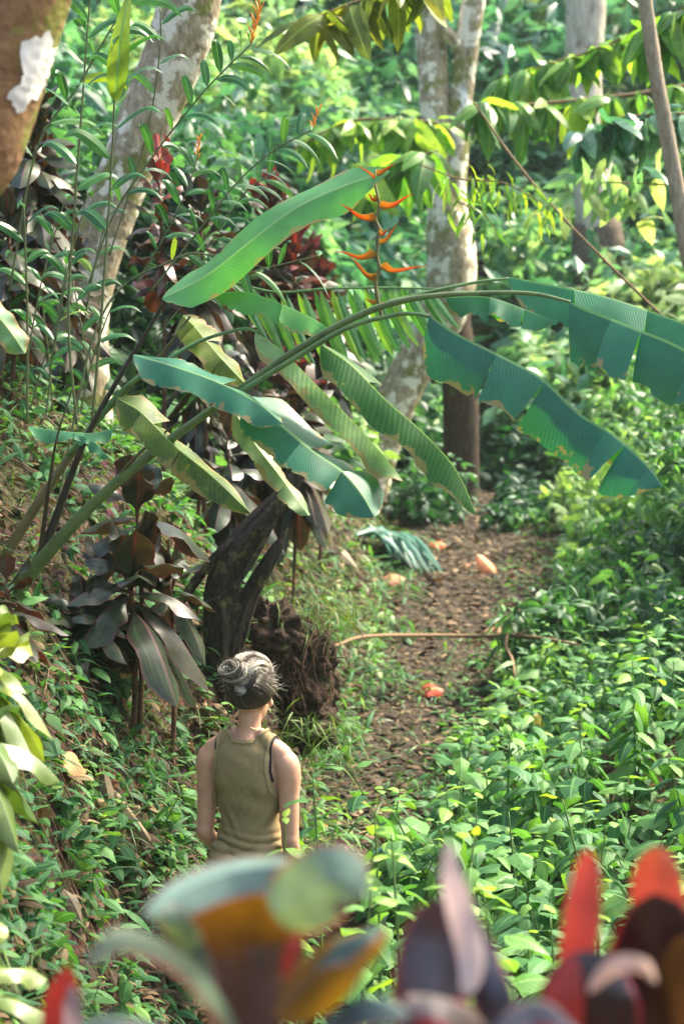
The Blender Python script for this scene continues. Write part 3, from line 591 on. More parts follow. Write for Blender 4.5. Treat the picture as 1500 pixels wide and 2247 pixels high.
while len(placed) < 215 and tries < 9000:
    tries += 1; y = R.uniform(5.2, 13.2); x = R.uniform(-.05, .185)*y
    e = xc(y) + np.interp(y, [5, 7, 8.2, 9, 11, 13], [.30, .30, .50, .30, .48, .80]) + .10*math.sin(y*3)
    if x < e or x > .19*y: continue
    if placed and min((x-a)**2 + ((y-b_)*1.0)**2 for a, b_ in placed) < (.135 + .004*y)**2: continue
    placed.append((x, y)); k = R.integers(7); s = R.uniform(.65, 1.25)*(1.0 if x > e+.25 else .8)*(1.2 if 7.5 < y < 10.5 else 1.25 if y < 7.5 else 1)
    loc = (x, y, ground_at(x, y)-.02); rz = R.uniform(0, 6.28)
    zone = ('rows just above the blurred front leaves' if y < 7 else 'fringe along the right edge of the path' if x < e+.28 else 'middle of the right slope' if y < 9.5 else 'upper right slope below the torn leaf')
    lab = 'leafy green herb among many in the ' + zone; GZ = GH + ': ' + zone.split(',')[0]
    if not used[k]: used[k] = True; protos[k]['label'] = lab; protos[k]['group'] = GZ; protos[k].location = Vector(loc); protos[k].rotation_euler.z = rz; protos[k].scale = (s,)*3
    else: dup(protos[k], loc, rz, s, lab)['group'] = GZ

LB = 'leafy green herb among the many on the dark bank left of the woman'
for _ in range(70):
    y = R.uniform(6.3, 11.5); x = R.uniform(-.17, -.02)*y
    if sleft(x, y) < .08 or (abs(x-WX0) < .30 and y < 8.5): continue
    k = R.integers(7); dup(protos[k], (x, y, ground_at(x, y)-.12), R.uniform(0, 6.28), R.uniform(.45, .75), LB)['group'] = 'leafy herbs on the left bank'

# ------------------------------------------------------------------ the big heliconia
def Pp(L): return [P(*c) for c in L]
hb = P(60, 1290, 8.5)
heli = thing('heliconia_plant', hb, 'big arching plant with huge torn green leaves and one orange flower', 'plant')
def petiole(ctrl, tints=.7, n=None):
    q = pxr(ctrl); b = Buf(); tube(b, q[:, :3], q[:, 3], n=12*len(q), seg=10, tint=tints); return b.build('stalk', M['petiole'], heli)
petiole([(40, 1330, 8.55, 36), (60, 1268, 8.5, 34), (200, 1110, 8.4, 26), (340, 990, 8.3, 22), (480, 888, 8.2, 18), (620, 788, 8.05, 17), (740, 715, 7.95, 16), (850, 668, 7.85, 15), (960, 648, 7.75, 12), (1100, 642, 7.7, 10), (1180, 646, 7.65, 9), (1250, 662, 7.6, 7)], .62)
petiole([(480, 890, 8.15, 12), (640, 790, 8.0, 12), (760, 720, 7.9, 11), (860, 692, 7.8, 10), (905, 688, 7.75, 9), (940, 694, 7.7, 8)], .72)
petiole([(850, 662, 7.9, 9), (960, 636, 7.9, 8), (1050, 618, 7.9, 7), (1115, 611, 7.9, 6)], .75)
petiole([(70, 1260, 8.52, 26), (110, 1170, 8.5, 20), (185, 970, 8.45, 13), (260, 830, 8.4, 11), (330, 715, 8.35, 8), (362, 658, 8.3, 7)], .0)
petiole([(0, 1240, 8.6, 26), (80, 1110, 8.6, 22), (190, 950, 8.6, 16), (300, 830, 8.5, 12), (360, 770, 8.4, 8), (418, 693, 8.35, 5)], .4)
petiole([(150, 1000, 8.5, 14), (260, 865, 8.4, 11), (350, 800, 8.3, 9), (440, 748, 8.3, 8), (530, 722, 8.25, 7), (565, 728, 8.2, 6)], .9)
petiole([(230, 1080, 8.4, 9), (300, 1000, 8.3, 7), (360, 950, 8.3, 5), (395, 925, 8.25, 4)], .3)
petiole([(90, 1200, 8.5, 12), (110, 1050, 8.4, 8), (125, 960, 8.3, 5), (160, 850, 8.3, 3)], .1)
VIEW = -norm(P(750, 900, 8) - CAM)
def hleaf(ctrl, w, up, fold, matk='heli', sides=(1, 1), tears=((), ()), tint=.5, curl=10, wave=.012, n=90, kind='banana', wf=3, slant=.25, label=None, nx=5, jit=12, gp=.003):
    b = Buf(); blade(b, Pp(ctrl), up, w, kind, n=n, nx=nx, fold=fold, curl=curl, wave=wave, wf=wf, tint=tint, tears=tears, slant=slant, sides=sides, ragged=.10, jit=jit, gp=gp)
    o = b.build('leaf', M[matk], heli)
    if label: o['label'] = label
    return o
UPV = norm(np.array([0, 0, 1.]) + .35*VIEW)
# upright leaf rising to the right (broad blade facing the camera)
hleaf([(355, 655, 8.3), (450, 605, 8.25), (560, 520, 8.15), (650, 455, 8.1), (760, 405, 8.05), (856, 376, 7.98)], .110, norm(VIEW+np.array([-.25, 0, .8])), (8, 12), tint=.85, curl=6, slant=.15, label='largest upright leaf, smooth and bright, ending over the flower', wave=.014, wf=2)
hleaf([(465, 645, 8.3), (540, 640, 8.25), (620, 668, 8.2), (690, 700, 8.15), (722, 724, 8.1)], .085, UPV, (40, 60), tint=1, tears=((.5,), (.3, .6)), label='short pale leaf folded below the upright one')
# hanging leaf from the left, continued by its lower half
hleaf([(292, 778, 8.1), (370, 800, 8.05), (470, 835, 8.0), (560, 880, 7.95), (620, 930, 7.9)], .10, norm(VIEW*.8+np.array([.1, 0, .9])), (14, 30), tint=.15, tears=((), (.55,)), label='blue green leaf with its tip covering the next')
hleaf([(530, 868, 8.15), (600, 920, 8.1), (680, 985, 8.0), (745, 1030, 7.95), (790, 1080, 7.9), (822, 1135, 7.85)], .135, norm(VIEW*.9+np.array([.35, 0, .75])), (10, 22), tint=.2, tears=((.35, .62), (.4, .62)), label='hanging leaf with a wide torn gap, over the black stump')
hleaf([(560, 728, 8.2), (620, 770, 8.15), (700, 850, 8.1), (780, 930, 8.05), (850, 1010, 8.0), (884, 1055, 7.95)], .085, norm(VIEW+np.array([.5, 0, .5])), (10, 72), 'helipale', tint=.6, label='pale narrow hanging leaf')
hleaf([(512, 900, 8.25), (560, 975, 8.2), (610, 1040, 8.15), (650, 1095, 8.1), (678, 1132, 8.05)], .055, norm(VIEW+np.array([.5, 0, .3])), (10, 30), 'helipale', tint=.9, label='yellowing thin leaf hanging in front of the stump', tears=((.6,), ()))
hleaf([(705, 755, 8.0), (770, 800, 7.95), (850, 880, 7.9), (930, 950, 7.85), (1000, 1030, 7.8), (1045, 1130, 7.75)], .115, norm(VIEW*.9+np.array([.6, 0, .55])), (10, 35), 'helidark', tint=.3, label='dark green hanging leaf showing its underside', tears=((), (.3,)), curl=20)
hleaf([(400, 690, 8.4), (430, 720, 8.35), (480, 780, 8.3), (545, 850, 8.3)], .085, norm(VIEW+np.array([.5, 0, .4])), (12, 22), 'heliyellow', tint=.6, tears=((.3, .7), (.5,)), label='yellow mottled old leaf, the upper one')
hleaf([(255, 872, 8.35), (310, 905, 8.3), (380, 975, 8.25), (460, 1040, 8.2), (552, 1128, 8.15)], .095, norm(VIEW+np.array([.4, 0, .5])), (14, 28), 'heliyellow', tint=.1, tears=((.25, .55), (.35,)), label='yellow mottled old leaf, the lower one')
# right hand leaves
hleaf([(938, 690, 7.7), (1010, 735, 7.65), (1100, 780, 7.6), (1190, 830, 7.55), (1270, 905, 7.5), (1350, 955, 7.4), (1420, 1020, 7.2), (1455, 1070, 7.1)], .20, norm(VIEW*.35+np.array([.25, 0, .95])), (46, 95), tint=.0, tears=((.27, .44, .68, .76, .88), (.27, .44, .68, .76)), curl=22, jit=10, gp=.010, label='long torn leaf hanging in blue green panels at the right', n=60, slant=.1, wave=.012, sides=(1, .5))
hleaf([(975, 652, 7.8), (1060, 650, 7.75), (1130, 670, 7.7), (1215, 705, 7.65)], .085, norm(VIEW*.5+np.array([.1, 0, .9])), (30, 70), tint=.6, tears=((.4, .75), (.3, .6)), label='short ragged leaf under the arch')
hleaf([(1110, 606, 8.0), (1200, 622, 7.95), (1320, 648, 7.9), (1420, 680, 7.85), (1530, 722, 7.8), (1640, 790, 7.8)], .15, norm(VIEW*.3+np.array([.1, 0, .95])), (42, 60), tint=.45, tears=((.3, .6), (.25, .45, .7)), label='upper leaf running out at the right edge', curl=10)
hleaf([(1248, 662, 7.6), (1320, 690, 7.5), (1400, 722, 7.4), (1500, 765, 7.3), (1620, 850, 7.2)], .20, norm(VIEW*.45+np.array([.2, 0, .9])), (45, 60), tint=.12, tears=((.32, .52, .8), (.5,)), label='blue green leaf below it at the right edge', curl=18, sides=(1, .55))
hleaf([(60, 935, 8.4), (130, 945, 8.35), (200, 950, 8.3), (252, 940, 8.3)], .06, UPV, (20, 45), tint=.7, tears=((.35, .6), (.5,)), label='small split leaf at the left, behind the stalks')
hleaf([(160, 950, 8.3), (200, 965, 8.25), (240, 1005, 8.2)], .035, UPV, (30, 40), tint=.7)
hleaf([(-60, 620, 7.4), (-15, 680, 7.4), (25, 730, 7.4), (55, 775, 7.4)], .06, norm(VIEW+np.array([.3, 0, .4])), (10, 20), 'helipale', tint=.2)
# orange flower
q = pxr([(838, 700, 7.98, 8), (828, 655, 7.98, 9), (824, 618, 7.98, 8), (832, 590, 7.98, 9), (827, 560, 7.98, 8), (829, 520, 7.98, 8), (833, 505, 7.98, 8), (824, 480, 7.98, 7), (832, 455, 7.98, 7), (827, 425, 7.98, 6), (822, 395, 8.0, 5), (824, 372, 8.02, 4)])
b = Buf(); tube(b, q[:, :3], q[:, 3], n=80, seg=8, tint=.45); fl = b.build('flower_stalk', M['petiole'], heli)
for a0, a1, a2, ww in [((830, 438), (815, 440), (806, 424), .018), ((831, 458), (868, 452), (908, 424), .024), ((825, 486), (785, 478), (744, 446), .028), ((829, 512), (842, 516), (854, 503), .020), ((832, 536), (852, 524), (876, 486), .020),
                     ((827, 562), (785, 569), (733, 550), .026), ((832, 588), (870, 598), (941, 584), .026), ((827, 618), (798, 604), (768, 562), .024), ((828, 664), (812, 664), (798, 657), .018), ((832, 674), (868, 668), (918, 650), .018),
                     ((823, 392), (808, 380), (778, 363), .016), ((825, 385), (846, 376), (867, 361), .018)]:
    dz = R.uniform(-.02, .02); b = Buf()
    A0, A1, A2 = P(*a0, 7.98), P(*a1, 7.98+dz), P(*a2, 7.98+dz*2)
    ww *= R.uniform(.85, 1.25)
    blade(b, [A0, A0*.55+A1*.45+np.array([0, 0, -.006]), A1, A1*.4+A2*.6+np.array([0, 0, .004]), A2], (0, -.25, 1), ww*1.35, 'bract', n=14, nx=4, fold=(-62, -62), curl=-20, vt=(0, 1), tint=.2)
    br = b.build('bract', M['bract'], heli)
    if ww > .022:
        fb = Buf()
        for _ in range(3): s0 = A0*.7+A1*.3+R.normal(0, .003, 3)+np.array([0, 0, .008]); tube(fb, [s0, s0+np.array([R.normal(0, .004), 0, .012])], [.0015, .0008], n=4, seg=4)
        fo = fb.build('floret', M['flower'], heli)

# ------------------------------------------------------------------ tall thin ginger-like stems on the left
TALL = []
def ginger(ctrl, n, L, label, flower=None, tint=(.1, .8), f0=.25, tw=.22):
    L *= 1.08; TALL.append(label)
    q = pxr(ctrl); o = thing('tall_stem_plant', q[0][:3], label, 'plant', 'tall slender stems with lance leaves on the left bank')
    b = Buf(); p = tube(b, q[:, :3], q[:, 3], n=14*len(q), seg=6, tint=.35); b.build('stem', M['stem'], o)
    T = norm(np.gradient(p, axis=0)); lb = Buf(); m = len(p)
    for k in range(n):
        f = f0 + (1-f0)*k/(n-1) if n > 1 else 1; i = min(m-1, int(f*(m-1))); s = (-1)**k
        side = norm(np.cross(T[i], [0, 1, 0]))*s; d = norm(T[i]*.55 + side*.75 + np.array([0, R.normal(0, .35), .05]))
        ll = L*R.uniform(.75, 1.2)*(1 if f < .97 else .8); a = p[i]
        blade(lb, [a, a+d*ll*.33+np.array([0, 0, .01]), a+d*ll*.68-np.array([0, 0, .05*ll]), a+d*ll*.93-np.array([0, 0, .30*ll])], norm(np.array([0, -.8, .8])+R.normal(0, .5, 3)), ll*tw*.5, 'lance', n=9, nx=1, fold=(16, 16), tint=np.clip(R.uniform(*tint)+.3*(R.uniform() < .12), 0, 1))
    if 'fresh bright leaf' in label: blade(lb, Pp([(252, 225, 8.9), (258, 150, 8.85), (268, 60, 8.85), (290, -40, 8.9)]), norm(np.array([.3, -1, .2])), .055, 'lance', n=16, nx=3, fold=(12, 25), tint=1)
    lb.build('foliage', M['ginger'], o)
    if flower:
        fb = Buf(); e = p[-1]; t_ = norm(p[-1]-p[-4])*.4 + np.array([0, 0, .8])
        for k in range(flower[0]):
            a = e + t_*flower[1]*(k/flower[0]); s = R.uniform(-.6, .6); d = norm(np.array([math.cos(k*2.4)*.6, math.sin(k*2.4)*.6, 1.2]))*flower[1]*.38
            tube(fb, [a, a+d*.6, a+d], [.0035, .004, .001], n=5, seg=5)
        fb.build('flower', M['flower'], o)
    return o
ginger([(200, 940, 8.9, 7), (215, 780, 8.9, 7), (232, 560, 8.9, 6), (246, 330, 8.9, 5), (252, 190, 8.9, 5), (258, 100, 8.9, 4)], 9, .24, 'tall stem beside the leaning tree, topped by a fresh bright leaf', f0=.45)
ginger([(168, 930, 9.0, 7), (150, 700, 9.0, 6), (165, 430, 9.0, 6), (178, 260, 9.0, 5), (190, 90, 9.0, 4), (200, -40, 9, 4)], 11, .25, 'straight thin stem just left of the tallest one, with dark hanging leaves', f0=.35)
ginger([(195, 620, 9.3, 5), (250, 470, 9.3, 5), (330, 350, 9.3, 5), (430, 220, 9.3, 4), (500, 145, 9.3, 4), (549, 98, 9.3, 3)], 19, .19, 'long stem arching right in front of the leaning tree, with an orange spike flower', (16, .16))
ginger([(330, 640, 9.4, 5), (440, 500, 9.4, 5), (520, 400, 9.4, 4), (600, 330, 9.4, 4), (684, 284, 9.4, 3)], 17, .18, 'arching leafy stem ending in an open orange flower left of the big flower', (9, .10))
ginger([(300, 620, 9.5, 4), (360, 520, 9.5, 4), (405, 430, 9.5, 4), (432, 350, 9.5, 3)], 10, .18, 'leafy stem with a small double orange flower before the pale trunk', (9, .09))
ginger([(60, 930, 9.2, 6), (60, 700, 9.2, 6), (56, 560, 9.2, 5), (52, 455, 9.2, 4)], 5, .20, 'short straight stem near the left edge with few leaves', f0=.5)
ginger([(20, 640, 9.2, 5), (80, 330, 9.2, 5), (170, 190, 9.2, 5), (245, 60, 9.2, 4), (300, -20, 9.2, 4)], 9, .24, 'stem leaning right across the top left corner with broad dark leaves')
ginger([(240, 560, 9.4, 4), (320, 300, 9.4, 4), (350, 120, 9.4, 4), (352, 20, 9.4, 3)], 5, .20, 'thin stem with narrow leaves over the upper part of the leaning pale tree', f0=.5)
ginger([(110, 1190, 8.9, 7), (220, 700, 9.1, 5), (380, 570, 9.1, 5), (470, 560, 9.1, 4), (590, 590, 9.1, 3)], 8, .20, 'thin brown stem bowing over to the right under the big upright leaf', f0=.5)
ginger([(330, 760, 9.4, 4), (430, 640, 9.4, 4), (540, 600, 9.4, 4), (700, 560, 9.4, 3)], 9, .18, 'low leafy stem between the upright big leaf and the pale trunk')
ginger([(390, 640, 9.6, 4), (470, 520, 9.6, 4), (540, 420, 9.6, 4), (600, 380, 9.6, 3)], 12, .18, 'leafy stem crossing the gap right of the pale trunk')
for k in range(10):
    u = R.uniform(-10, 200); v = R.uniform(720, 960); d = R.uniform(9.3, 10.8); du = R.uniform(-60, 90); hgt = R.uniform(180, 420)
    ginger([(u, v, d, 4), (u+du*.4, v-hgt*.5, d, 4), (u+du, v-hgt, d, 3)], 7, .17, 'one of the lesser slender stems crowded among the taller ones on the left')

# ------------------------------------------------------------------ cordyline plants
def cordyline(u, v, d, L, n, label, tint=(0, .5), matk='cord', wl=.15, up=.22, low=-25, group='dark leaved cordylines', stemh=None, topt=None, lean=(0, 0), nx=3, wv=.010, asp=.40):
    c = P(u, v, d); gx, gy = c[0]-lean[0], c[1]-lean[1]; gz = ground_at(gx, gy); hh = c[2]-gz
    if matk == 'cord' and hh > .5 and asp < .45: n = int(n*min(2.2, 1+.55*(hh-.5)/.5)); up = max(up, min(.5*hh, .62))
    o = thing('cordyline_plant', (gx, gy, min(gz, c[2]-.1)), label, 'plant', group)
    b = Buf(); base = np.array([gx, gy, min(gz, c[2]-.1)-.05]); p = tube(b, [base, (base+c)/2+np.array([.02, 0, 0]), c], [.014, .012, .009], n=12, seg=7, lump=.05); b.build('stem', M['root'], o)
    lb = Buf(); ang = R.uniform(0, 6)
    for k in range(n):
        f = k/(n-1); ang += 2.4 + R.normal(0, .15); e = rad(low + (78-low)*f**1.3 + R.normal(0, 14)); a = c + np.array([0, 0, -up*(1-f)]) + np.array([0, 0, up*.2*f])
        l = L*(.8+.35*math.sin(math.pi*(.25+.6*(1-f))))*R.uniform(.85, 1.12)*(1-.3*f); out = np.array([math.cos(ang), math.sin(ang), 0]); dr = (.30+.35*(1-f))*R.uniform(.4, 1.6)
        pts = [a + out*l*t*math.cos(e)*(1-.12*t) + np.array([0, 0, l*(t*math.sin(e) - dr*t*t)]) for t in (0, .25, .5, .75, 1)]
        upn = norm(np.array([-out[0]*math.sin(e), -out[1]*math.sin(e), max(.25, math.cos(e))]) + R.normal(0, .18, 3))
        tt = R.uniform(*tint) if topt is None or f < .8 else R.uniform(*topt)
        blade(lb, pts, upn, l*asp*.5*R.uniform(.7, 1.2), 'cord', n=12, nx=nx, fold=(18, 18), curl=14, wave=wv*L/.3, wf=2.0, tint=tt)
    lb.build('foliage', M[matk], o); return o
cordyline(285, 1255, 8.9, .43, 26, 'blackish glossy cordyline at the centre of the left bank, left of the black stump', (0, .5), up=.20, low=-12, asp=.47)
cordyline(300, 1100, 9.1, .38, 13, 'dark cordyline with upright thin shoots, above the blackish one', (0.1, .5), up=.16, low=-5, asp=.50)
cordyline(185, 1350, 8.8, .33, 20, 'low cordyline with dark drooping leaves under the blackish one', (0, .4), up=.14, low=-60, asp=.46)
cordyline(372, 1262, 9.3, .26, 13, 'small dark cordyline between the blackish one and the stump', (.1, .5), up=.12, low=-25, asp=.46)
cordyline(640, 850, 13.2, .42, 36, 'bronze and grey cordyline behind the hanging leaves, above the black stump', (.2, .62), up=.42, low=-25, topt=(.7, .95))
cordyline(500, 985, 11.6, .38, 22, 'silvery cordyline with leaves hanging to the stump', (.25, .6), up=.20, low=-45)
cordyline(560, 800, 13.4, .38, 30, 'bronze cordyline behind the main arching stalk', (.1, .65), up=.3, low=-30)
cordyline(645, 560, 14.2, .42, 34, 'wine red cordyline with pink heart just left of the orange flower', (.4, .85), up=.30, low=-10, topt=(.9, 1))
cordyline(700, 640, 14.6, .38, 26, 'dark red cordyline below and right of the wine red one', (.35, .8), up=.30, low=-20)
cordyline(595, 450, 14.6, .38, 20, 'cordyline with pinkish grey upright leaves above the long green leaf', (.4, .9), up=.18, low=10, topt=(.85, 1))
cordyline(350, 400, 11.5, .26, 16, 'small cordyline with one vivid red leaf, right against the leaning pale tree', (.5, .85), up=.12, low=10, topt=(.95, 1))
cordyline(440, 480, 11.6, .30, 26, 'dark cordyline in the stems right of the leaning pale tree', (.1, .6), up=.25)
cordyline(70, 270, 11.0, .36, 34, 'dark bluish cordyline at the upper left behind the thin stems', (.0, .4), up=.40)
cordyline(90, 420, 11.2, .36, 38, 'large blackish cordyline at the left, below the bluish one', (.0, .5), up=.45)
cordyline(20, 520, 10.6, .34, 28, 'blackish cordyline cut by the left edge below the large one', (.0, .5), up=.35)
cordyline(160, 600, 11.8, .30, 24, 'dim cordyline behind the forked foot of the leaning tree', (.1, .6), up=.30)
cordyline(430, 700, 11.8, .32, 24, 'dark cordyline behind the yellow mottled leaf', (.1, .5), up=.30)
cordyline(15, 1290, 8.0, .26, 18, 'reddish cordyline cut by the left edge, beside the foot of the arching plant', (.4, .7), up=.16, low=-20)
g1 = 'cordylines at the left edge'
cordyline(-30, 1420, 5.8, .24, 34, 'pale green cordyline at the left edge, the upper one', (.3, 1), 'cordgreen', up=.16, low=-35, group=g1, asp=.5)
cordyline(-50, 1590, 5.6, .26, 26, 'pale green cordyline at the left edge with long leaves hanging down', (.0, .7), 'cordgreen', up=.20, low=-60, group=g1, asp=.42)
cordyline(-50, 2130, 4.4, .27, 14, 'pale leaved cordyline at the very bottom left corner', (.4, 1), 'cordgreen', up=.12, low=-30, group=g1)

# ------------------------------------------------------------------ black stump and the rotten root mass
st = P(480, 1400, 10.0); stz = ground_at(st[0], st[1])
o = thing('dead_stump', (st[0], st[1], min(stz, st[2])), 'black rotten forked stump leaning right, above the woman', 'stump'); b = Buf()
def strut(ctrl, lump=.14, seg=22, flat=.7):
    q = pxr(ctrl); tube(b, q[:, :3], q[:, 3]*.86, n=26*len(q), seg=max(seg, 14)*2, lump=lump*.35, flat=flat, ridge=.22 if seg > 10 else 0)
strut([(480, 1560, 10.0, 84), (488, 1430, 10.0, 92), (490, 1370, 10.0, 100), (488, 1300, 10.0, 92), (505, 1240, 9.98, 86), (548, 1175, 9.95, 76), (590, 1125, 9.93, 58), (628, 1080, 9.92, 44), (655, 1040, 9.92, 34), (676, 1005, 9.92, 24), (688, 988, 9.92, 8)], flat=.9)
strut([(500, 1560, 10.02, 84), (508, 1430, 10.02, 84), (524, 1370, 10.0, 78), (547, 1310, 9.98, 60), (573, 1262, 9.96, 50), (600, 1215, 9.95, 40), (615, 1190, 9.95, 28), (631, 1158, 9.95, 4)], lump=.2)
strut([(390, 1335, 10.0, 14), (430, 1275, 9.96, 24), (480, 1215, 9.92, 22), (530, 1170, 9.92, 12)], flat=1)
strut([(430, 1330, 9.9, 10), (500, 1300, 9.88, 14), (560, 1225, 9.86, 12), (600, 1150, 9.86, 8)], flat=1, seg=8)
b.build('stump_wood', M['char'], o)
rt = P(690, 1500, 11.0); b = Buf(); o = thing('root_mass', (rt[0], rt[1], ground_at(rt[0], rt[1])), 'crumbling brown root mass and clod behind the head of the woman', 'roots')
from mathutils import noise as mn
def blob(b, c, r, amp, n=56, seg=64):
    th = np.linspace(0, math.pi, n); ph = np.arange(seg)/seg*6.28318; D = np.stack([np.sin(th)[:, None]*np.cos(ph), np.sin(th)[:, None]*np.sin(ph), np.repeat(np.cos(th)[:, None], seg, 1)], -1).reshape(-1, 3)
    k = np.array([mn.fractal(Vector(d*2.2)+Vector(c)*7, 1.0, 2.1, 6) + .5*abs(mn.noise(Vector((d[0]*9, d[1]*9, d[2]*3))+Vector(c)*5)) for d in D])
    i = np.arange(n-1)[:, None]*seg; j = np.arange(seg)[None]
    b.add(np.asarray(c)+D*np.asarray(r)*(1+amp*k)[:, None], np.stack([i+j, i+seg+j, i+seg+(j+1) % seg, i+(j+1) % seg], -1).reshape(-1, 4), np.zeros((n*seg, 3)))
blob(b, P(650, 1480, 10.75), (.17, .14, .24), .6); blob(b, P(600, 1385, 10.6), (.12, .14, .14), .6); blob(b, P(694, 1490, 10.9), (.10, .12, .20), .7); blob(b, P(672, 1590, 10.7), (.13, .12, .13), .5)
M['rootsoil'] = barkmat('root_soil', (.014, .009, .006), (.085, .052, .032), (.05, .06, .018), .60, scale=(9, 9, 9)); b.build('clod', M['rootsoil'], o); b = Buf()
for k in range(64):
    a = P(R.uniform(570, 745), R.uniform(1350, 1540), 10.6); e = a + np.array([R.normal(.02, .06), R.normal(-.05, .05), -R.uniform(.05, .28)]); mdl = (a+e)/2+R.normal(0, .03, 3)
    tube(b, [a, mdl, e], [R.uniform(.0015, .006), .003, .001], n=10, seg=5, lump=.1)
b.build('rootlets', M['root'], o)

# ------------------------------------------------------------------ fallen leaves worth pointing at
def fallen(u, v, d, L, w_, ang, lift, tint, label, curl=30, matk='litter', kind='oval', nm='fallen_leaf', cat='dead leaf', on=True):
    c = P(u, v, d); D = norm(c-CAM); L *= 1.25; w_ *= 1.25
    if on:                                      # slide along the sight line to the ground
        for s in np.arange(-3, 6, .02):
            qq = c + D*s
            if qq[2] <= ground_at(qq[0], qq[1]) + .06: c = qq; break
    ax = norm(np.array([math.cos(rad(ang)), .35*math.cos(rad(ang)*2), math.sin(rad(ang))])); o = thing(nm, c, label, cat, 'large fallen leaves'); b = Buf()
    upn = norm(np.array([0, -.75, .65+lift])); q = [c-ax*L/2, c-ax*L*.2+upn*.02, c+ax*L*.2+upn*.02, c+ax*L/2-upn*.01]
    blade(b, q, upn, w_, kind, n=10, nx=3, fold=(-8, 14), curl=curl, wave=.012, wf=1.5, tint=tint, slant=.2); b.build('leaf_blade', M[matk], o); return o
M['salmon'] = leafmat('salmon_leaf', [(0, (.62, .20, .12)), (1, (.70, .36, .24))], rough=.55, trans=.3, rib=.05, tcol=(1.2, .9, .7))
M['redleaf'] = leafmat('red_leaf', [(0, (.42, .045, .02)), (1, (.62, .12, .03))], rough=.5, trans=.3, tcol=(1.3, .8, .6), rib=.05)
M['yelleaf'] = leafmat('yellow_leaf', [(0, (.60, .45, .04)), (1, (.70, .55, .06))], rough=.5, trans=.3, rib=.05)
M['teal'] = leafmat('teal_leaf', [(0, (.010, .085, .085)), (1, (.04, .17, .16))], rough=.4, trans=.15, veins=30, rib=.04)
fallen(862, 1272, 17, .20, .075, 10, 0, .7, 'salmon pink fallen leaf on the path below the teal frond', matk='salmon')
fallen(1070, 1245, 18, .24, .07, -50, 0, .6, 'pinkish curled leaf on the path right of the teal frond', matk='salmon')
fallen(945, 1515, 13, .15, .06, 5, 0, .2, 'brick red leaf lying in the middle of the path', matk='redleaf')
fallen(960, 1195, 19, .14, .05, 0, 0, .9, 'small orange leaf at the far end of the path', matk='redleaf')
fallen(1290, 1326, 14.5, .22, .05, 28, 0, .9, 'long tan leaf resting on the green herbs at the right', on=False, matk='litter')
fallen(1182, 1582, 12, .09, .035, -40, 0, .5, 'small yellow leaf among the herbs right of the path', matk='yelleaf', on=False)
fallen(150, 1676, 7.6, .13, .048, -25, .2, .93, 'tan oval leaf standing out on the dark left bank', curl=15)
fallen(380, 1826, 7.6, .075, .036, -10, .2, .5, 'bright red round leaf on the bank left of the woman', matk='redleaf')
fallen(222, 1790, 7.4, .14, .030, 100, .2, .75, 'narrow upright dry leaf below the tan oval leaf', curl=40)
fallen(238, 1760, 7.4, .22, .035, -78, .2, .72, 'long curled dry strip in the middle of the lower bank', curl=50)
fallen(285, 1790, 7.4, .26, .030, -52, .2, .80, 'pinkish dry strip slanting down to the right, next to the long curled one', curl=50)
fallen(275, 1882, 7.3, .12, .035, -35, .2, .87, 'pale grey leaf below the slanting dry strips', curl=20)
fallen(160, 1990, 7.2, .12, .03, -60, .2, .82, 'dry folded leaf low on the bank', curl=40)
fallen(90, 1800, 7.2, .12, .03, 80, .2, .6, 'greyish dry leaf near the left edge of the bank', curl=40)
fallen(755, 1225, 17, .25, .07, -40, 0, .9, 'pink tan curled leaf on the lit grass left of the teal frond', curl=30)
fallen(600, 1260, 13, .12, .05, -20, 0, .75, 'dry leaf beside the stump fork')
fallen(1085, 1385, 14.5, .15, .04, 5, 0, .97, 'pale leaf on the path behind the long stick')
fallen(235, 770, 12, .30, .09, -35, .2, .7, 'large yellow leaf at the foot of the leaning pale tree', matk='yelleaf')
fallen(50, 655, 12, .34, .06, 5, .2, .7, 'yellow leaf at the left edge level with the tree fork', matk='yelleaf')
fallen(110, 838, 9.8, .26, .03, -8, .2, .99, 'thin rusty red leaf at the foot of the stems at the left')
# fallen teal frond at the end of the path
def hit(u, v, lift=.05):
    D = norm(P(u, v, 10)-CAM); q0 = CAM + D*13
    for st_ in range(500):
        q0 = q0 + D*.04
        if q0[2] <= ground_at(q0[0], q0[1]) + lift: break
    return q0
c = hit(870, 1205); o = thing('fallen_frond', c, 'dark teal fallen palm frond heaped at the far end of the path', 'frond'); b = Buf()
for k in range(54):
    f = k/53; a = hit(782+70*f+R.normal(0, 9), 1172+12*f, .07); e = hit(860+112*f+R.normal(0, 6), 1238+20*f+R.normal(0, 4), .05); m_ = (a+e)/2 + np.array([0, 0, .12+.08*R.uniform()])
    blade(b, [a, m_, e], (0, -.6, 1), .034, 'lance', n=8, nx=1, fold=(15, 15), tint=R.uniform())
b.build('leaflets', M['teal'], o)
# blueish low plant behind the bright herbs
for u, v, lab in [(860, 1765, 'low teal leaved plant at the near end of the path'), (905, 1790, 'second teal leaved plant, closer to the herbs')]:
    c = P(u, v, 9.6); o = thing('teal_plant', (c[0], c[1], ground_at(c[0], c[1])), lab, 'plant'); b = Buf(); base = np.array(o.location)
    for k in range(34):
        a = base+np.array([R.normal(0, .05), R.normal(0, .05), R.uniform(.1, .35)]); leaves_at(b, LT_heart, a[None], .09, np.array([R.uniform()]))
    b.build('foliage', M['teal'], o); b = Buf(); tube(b, [base, base+np.array([0, 0, .33])], [.005, .003], n=5, seg=5); b.build('stem', M['stem'], o)

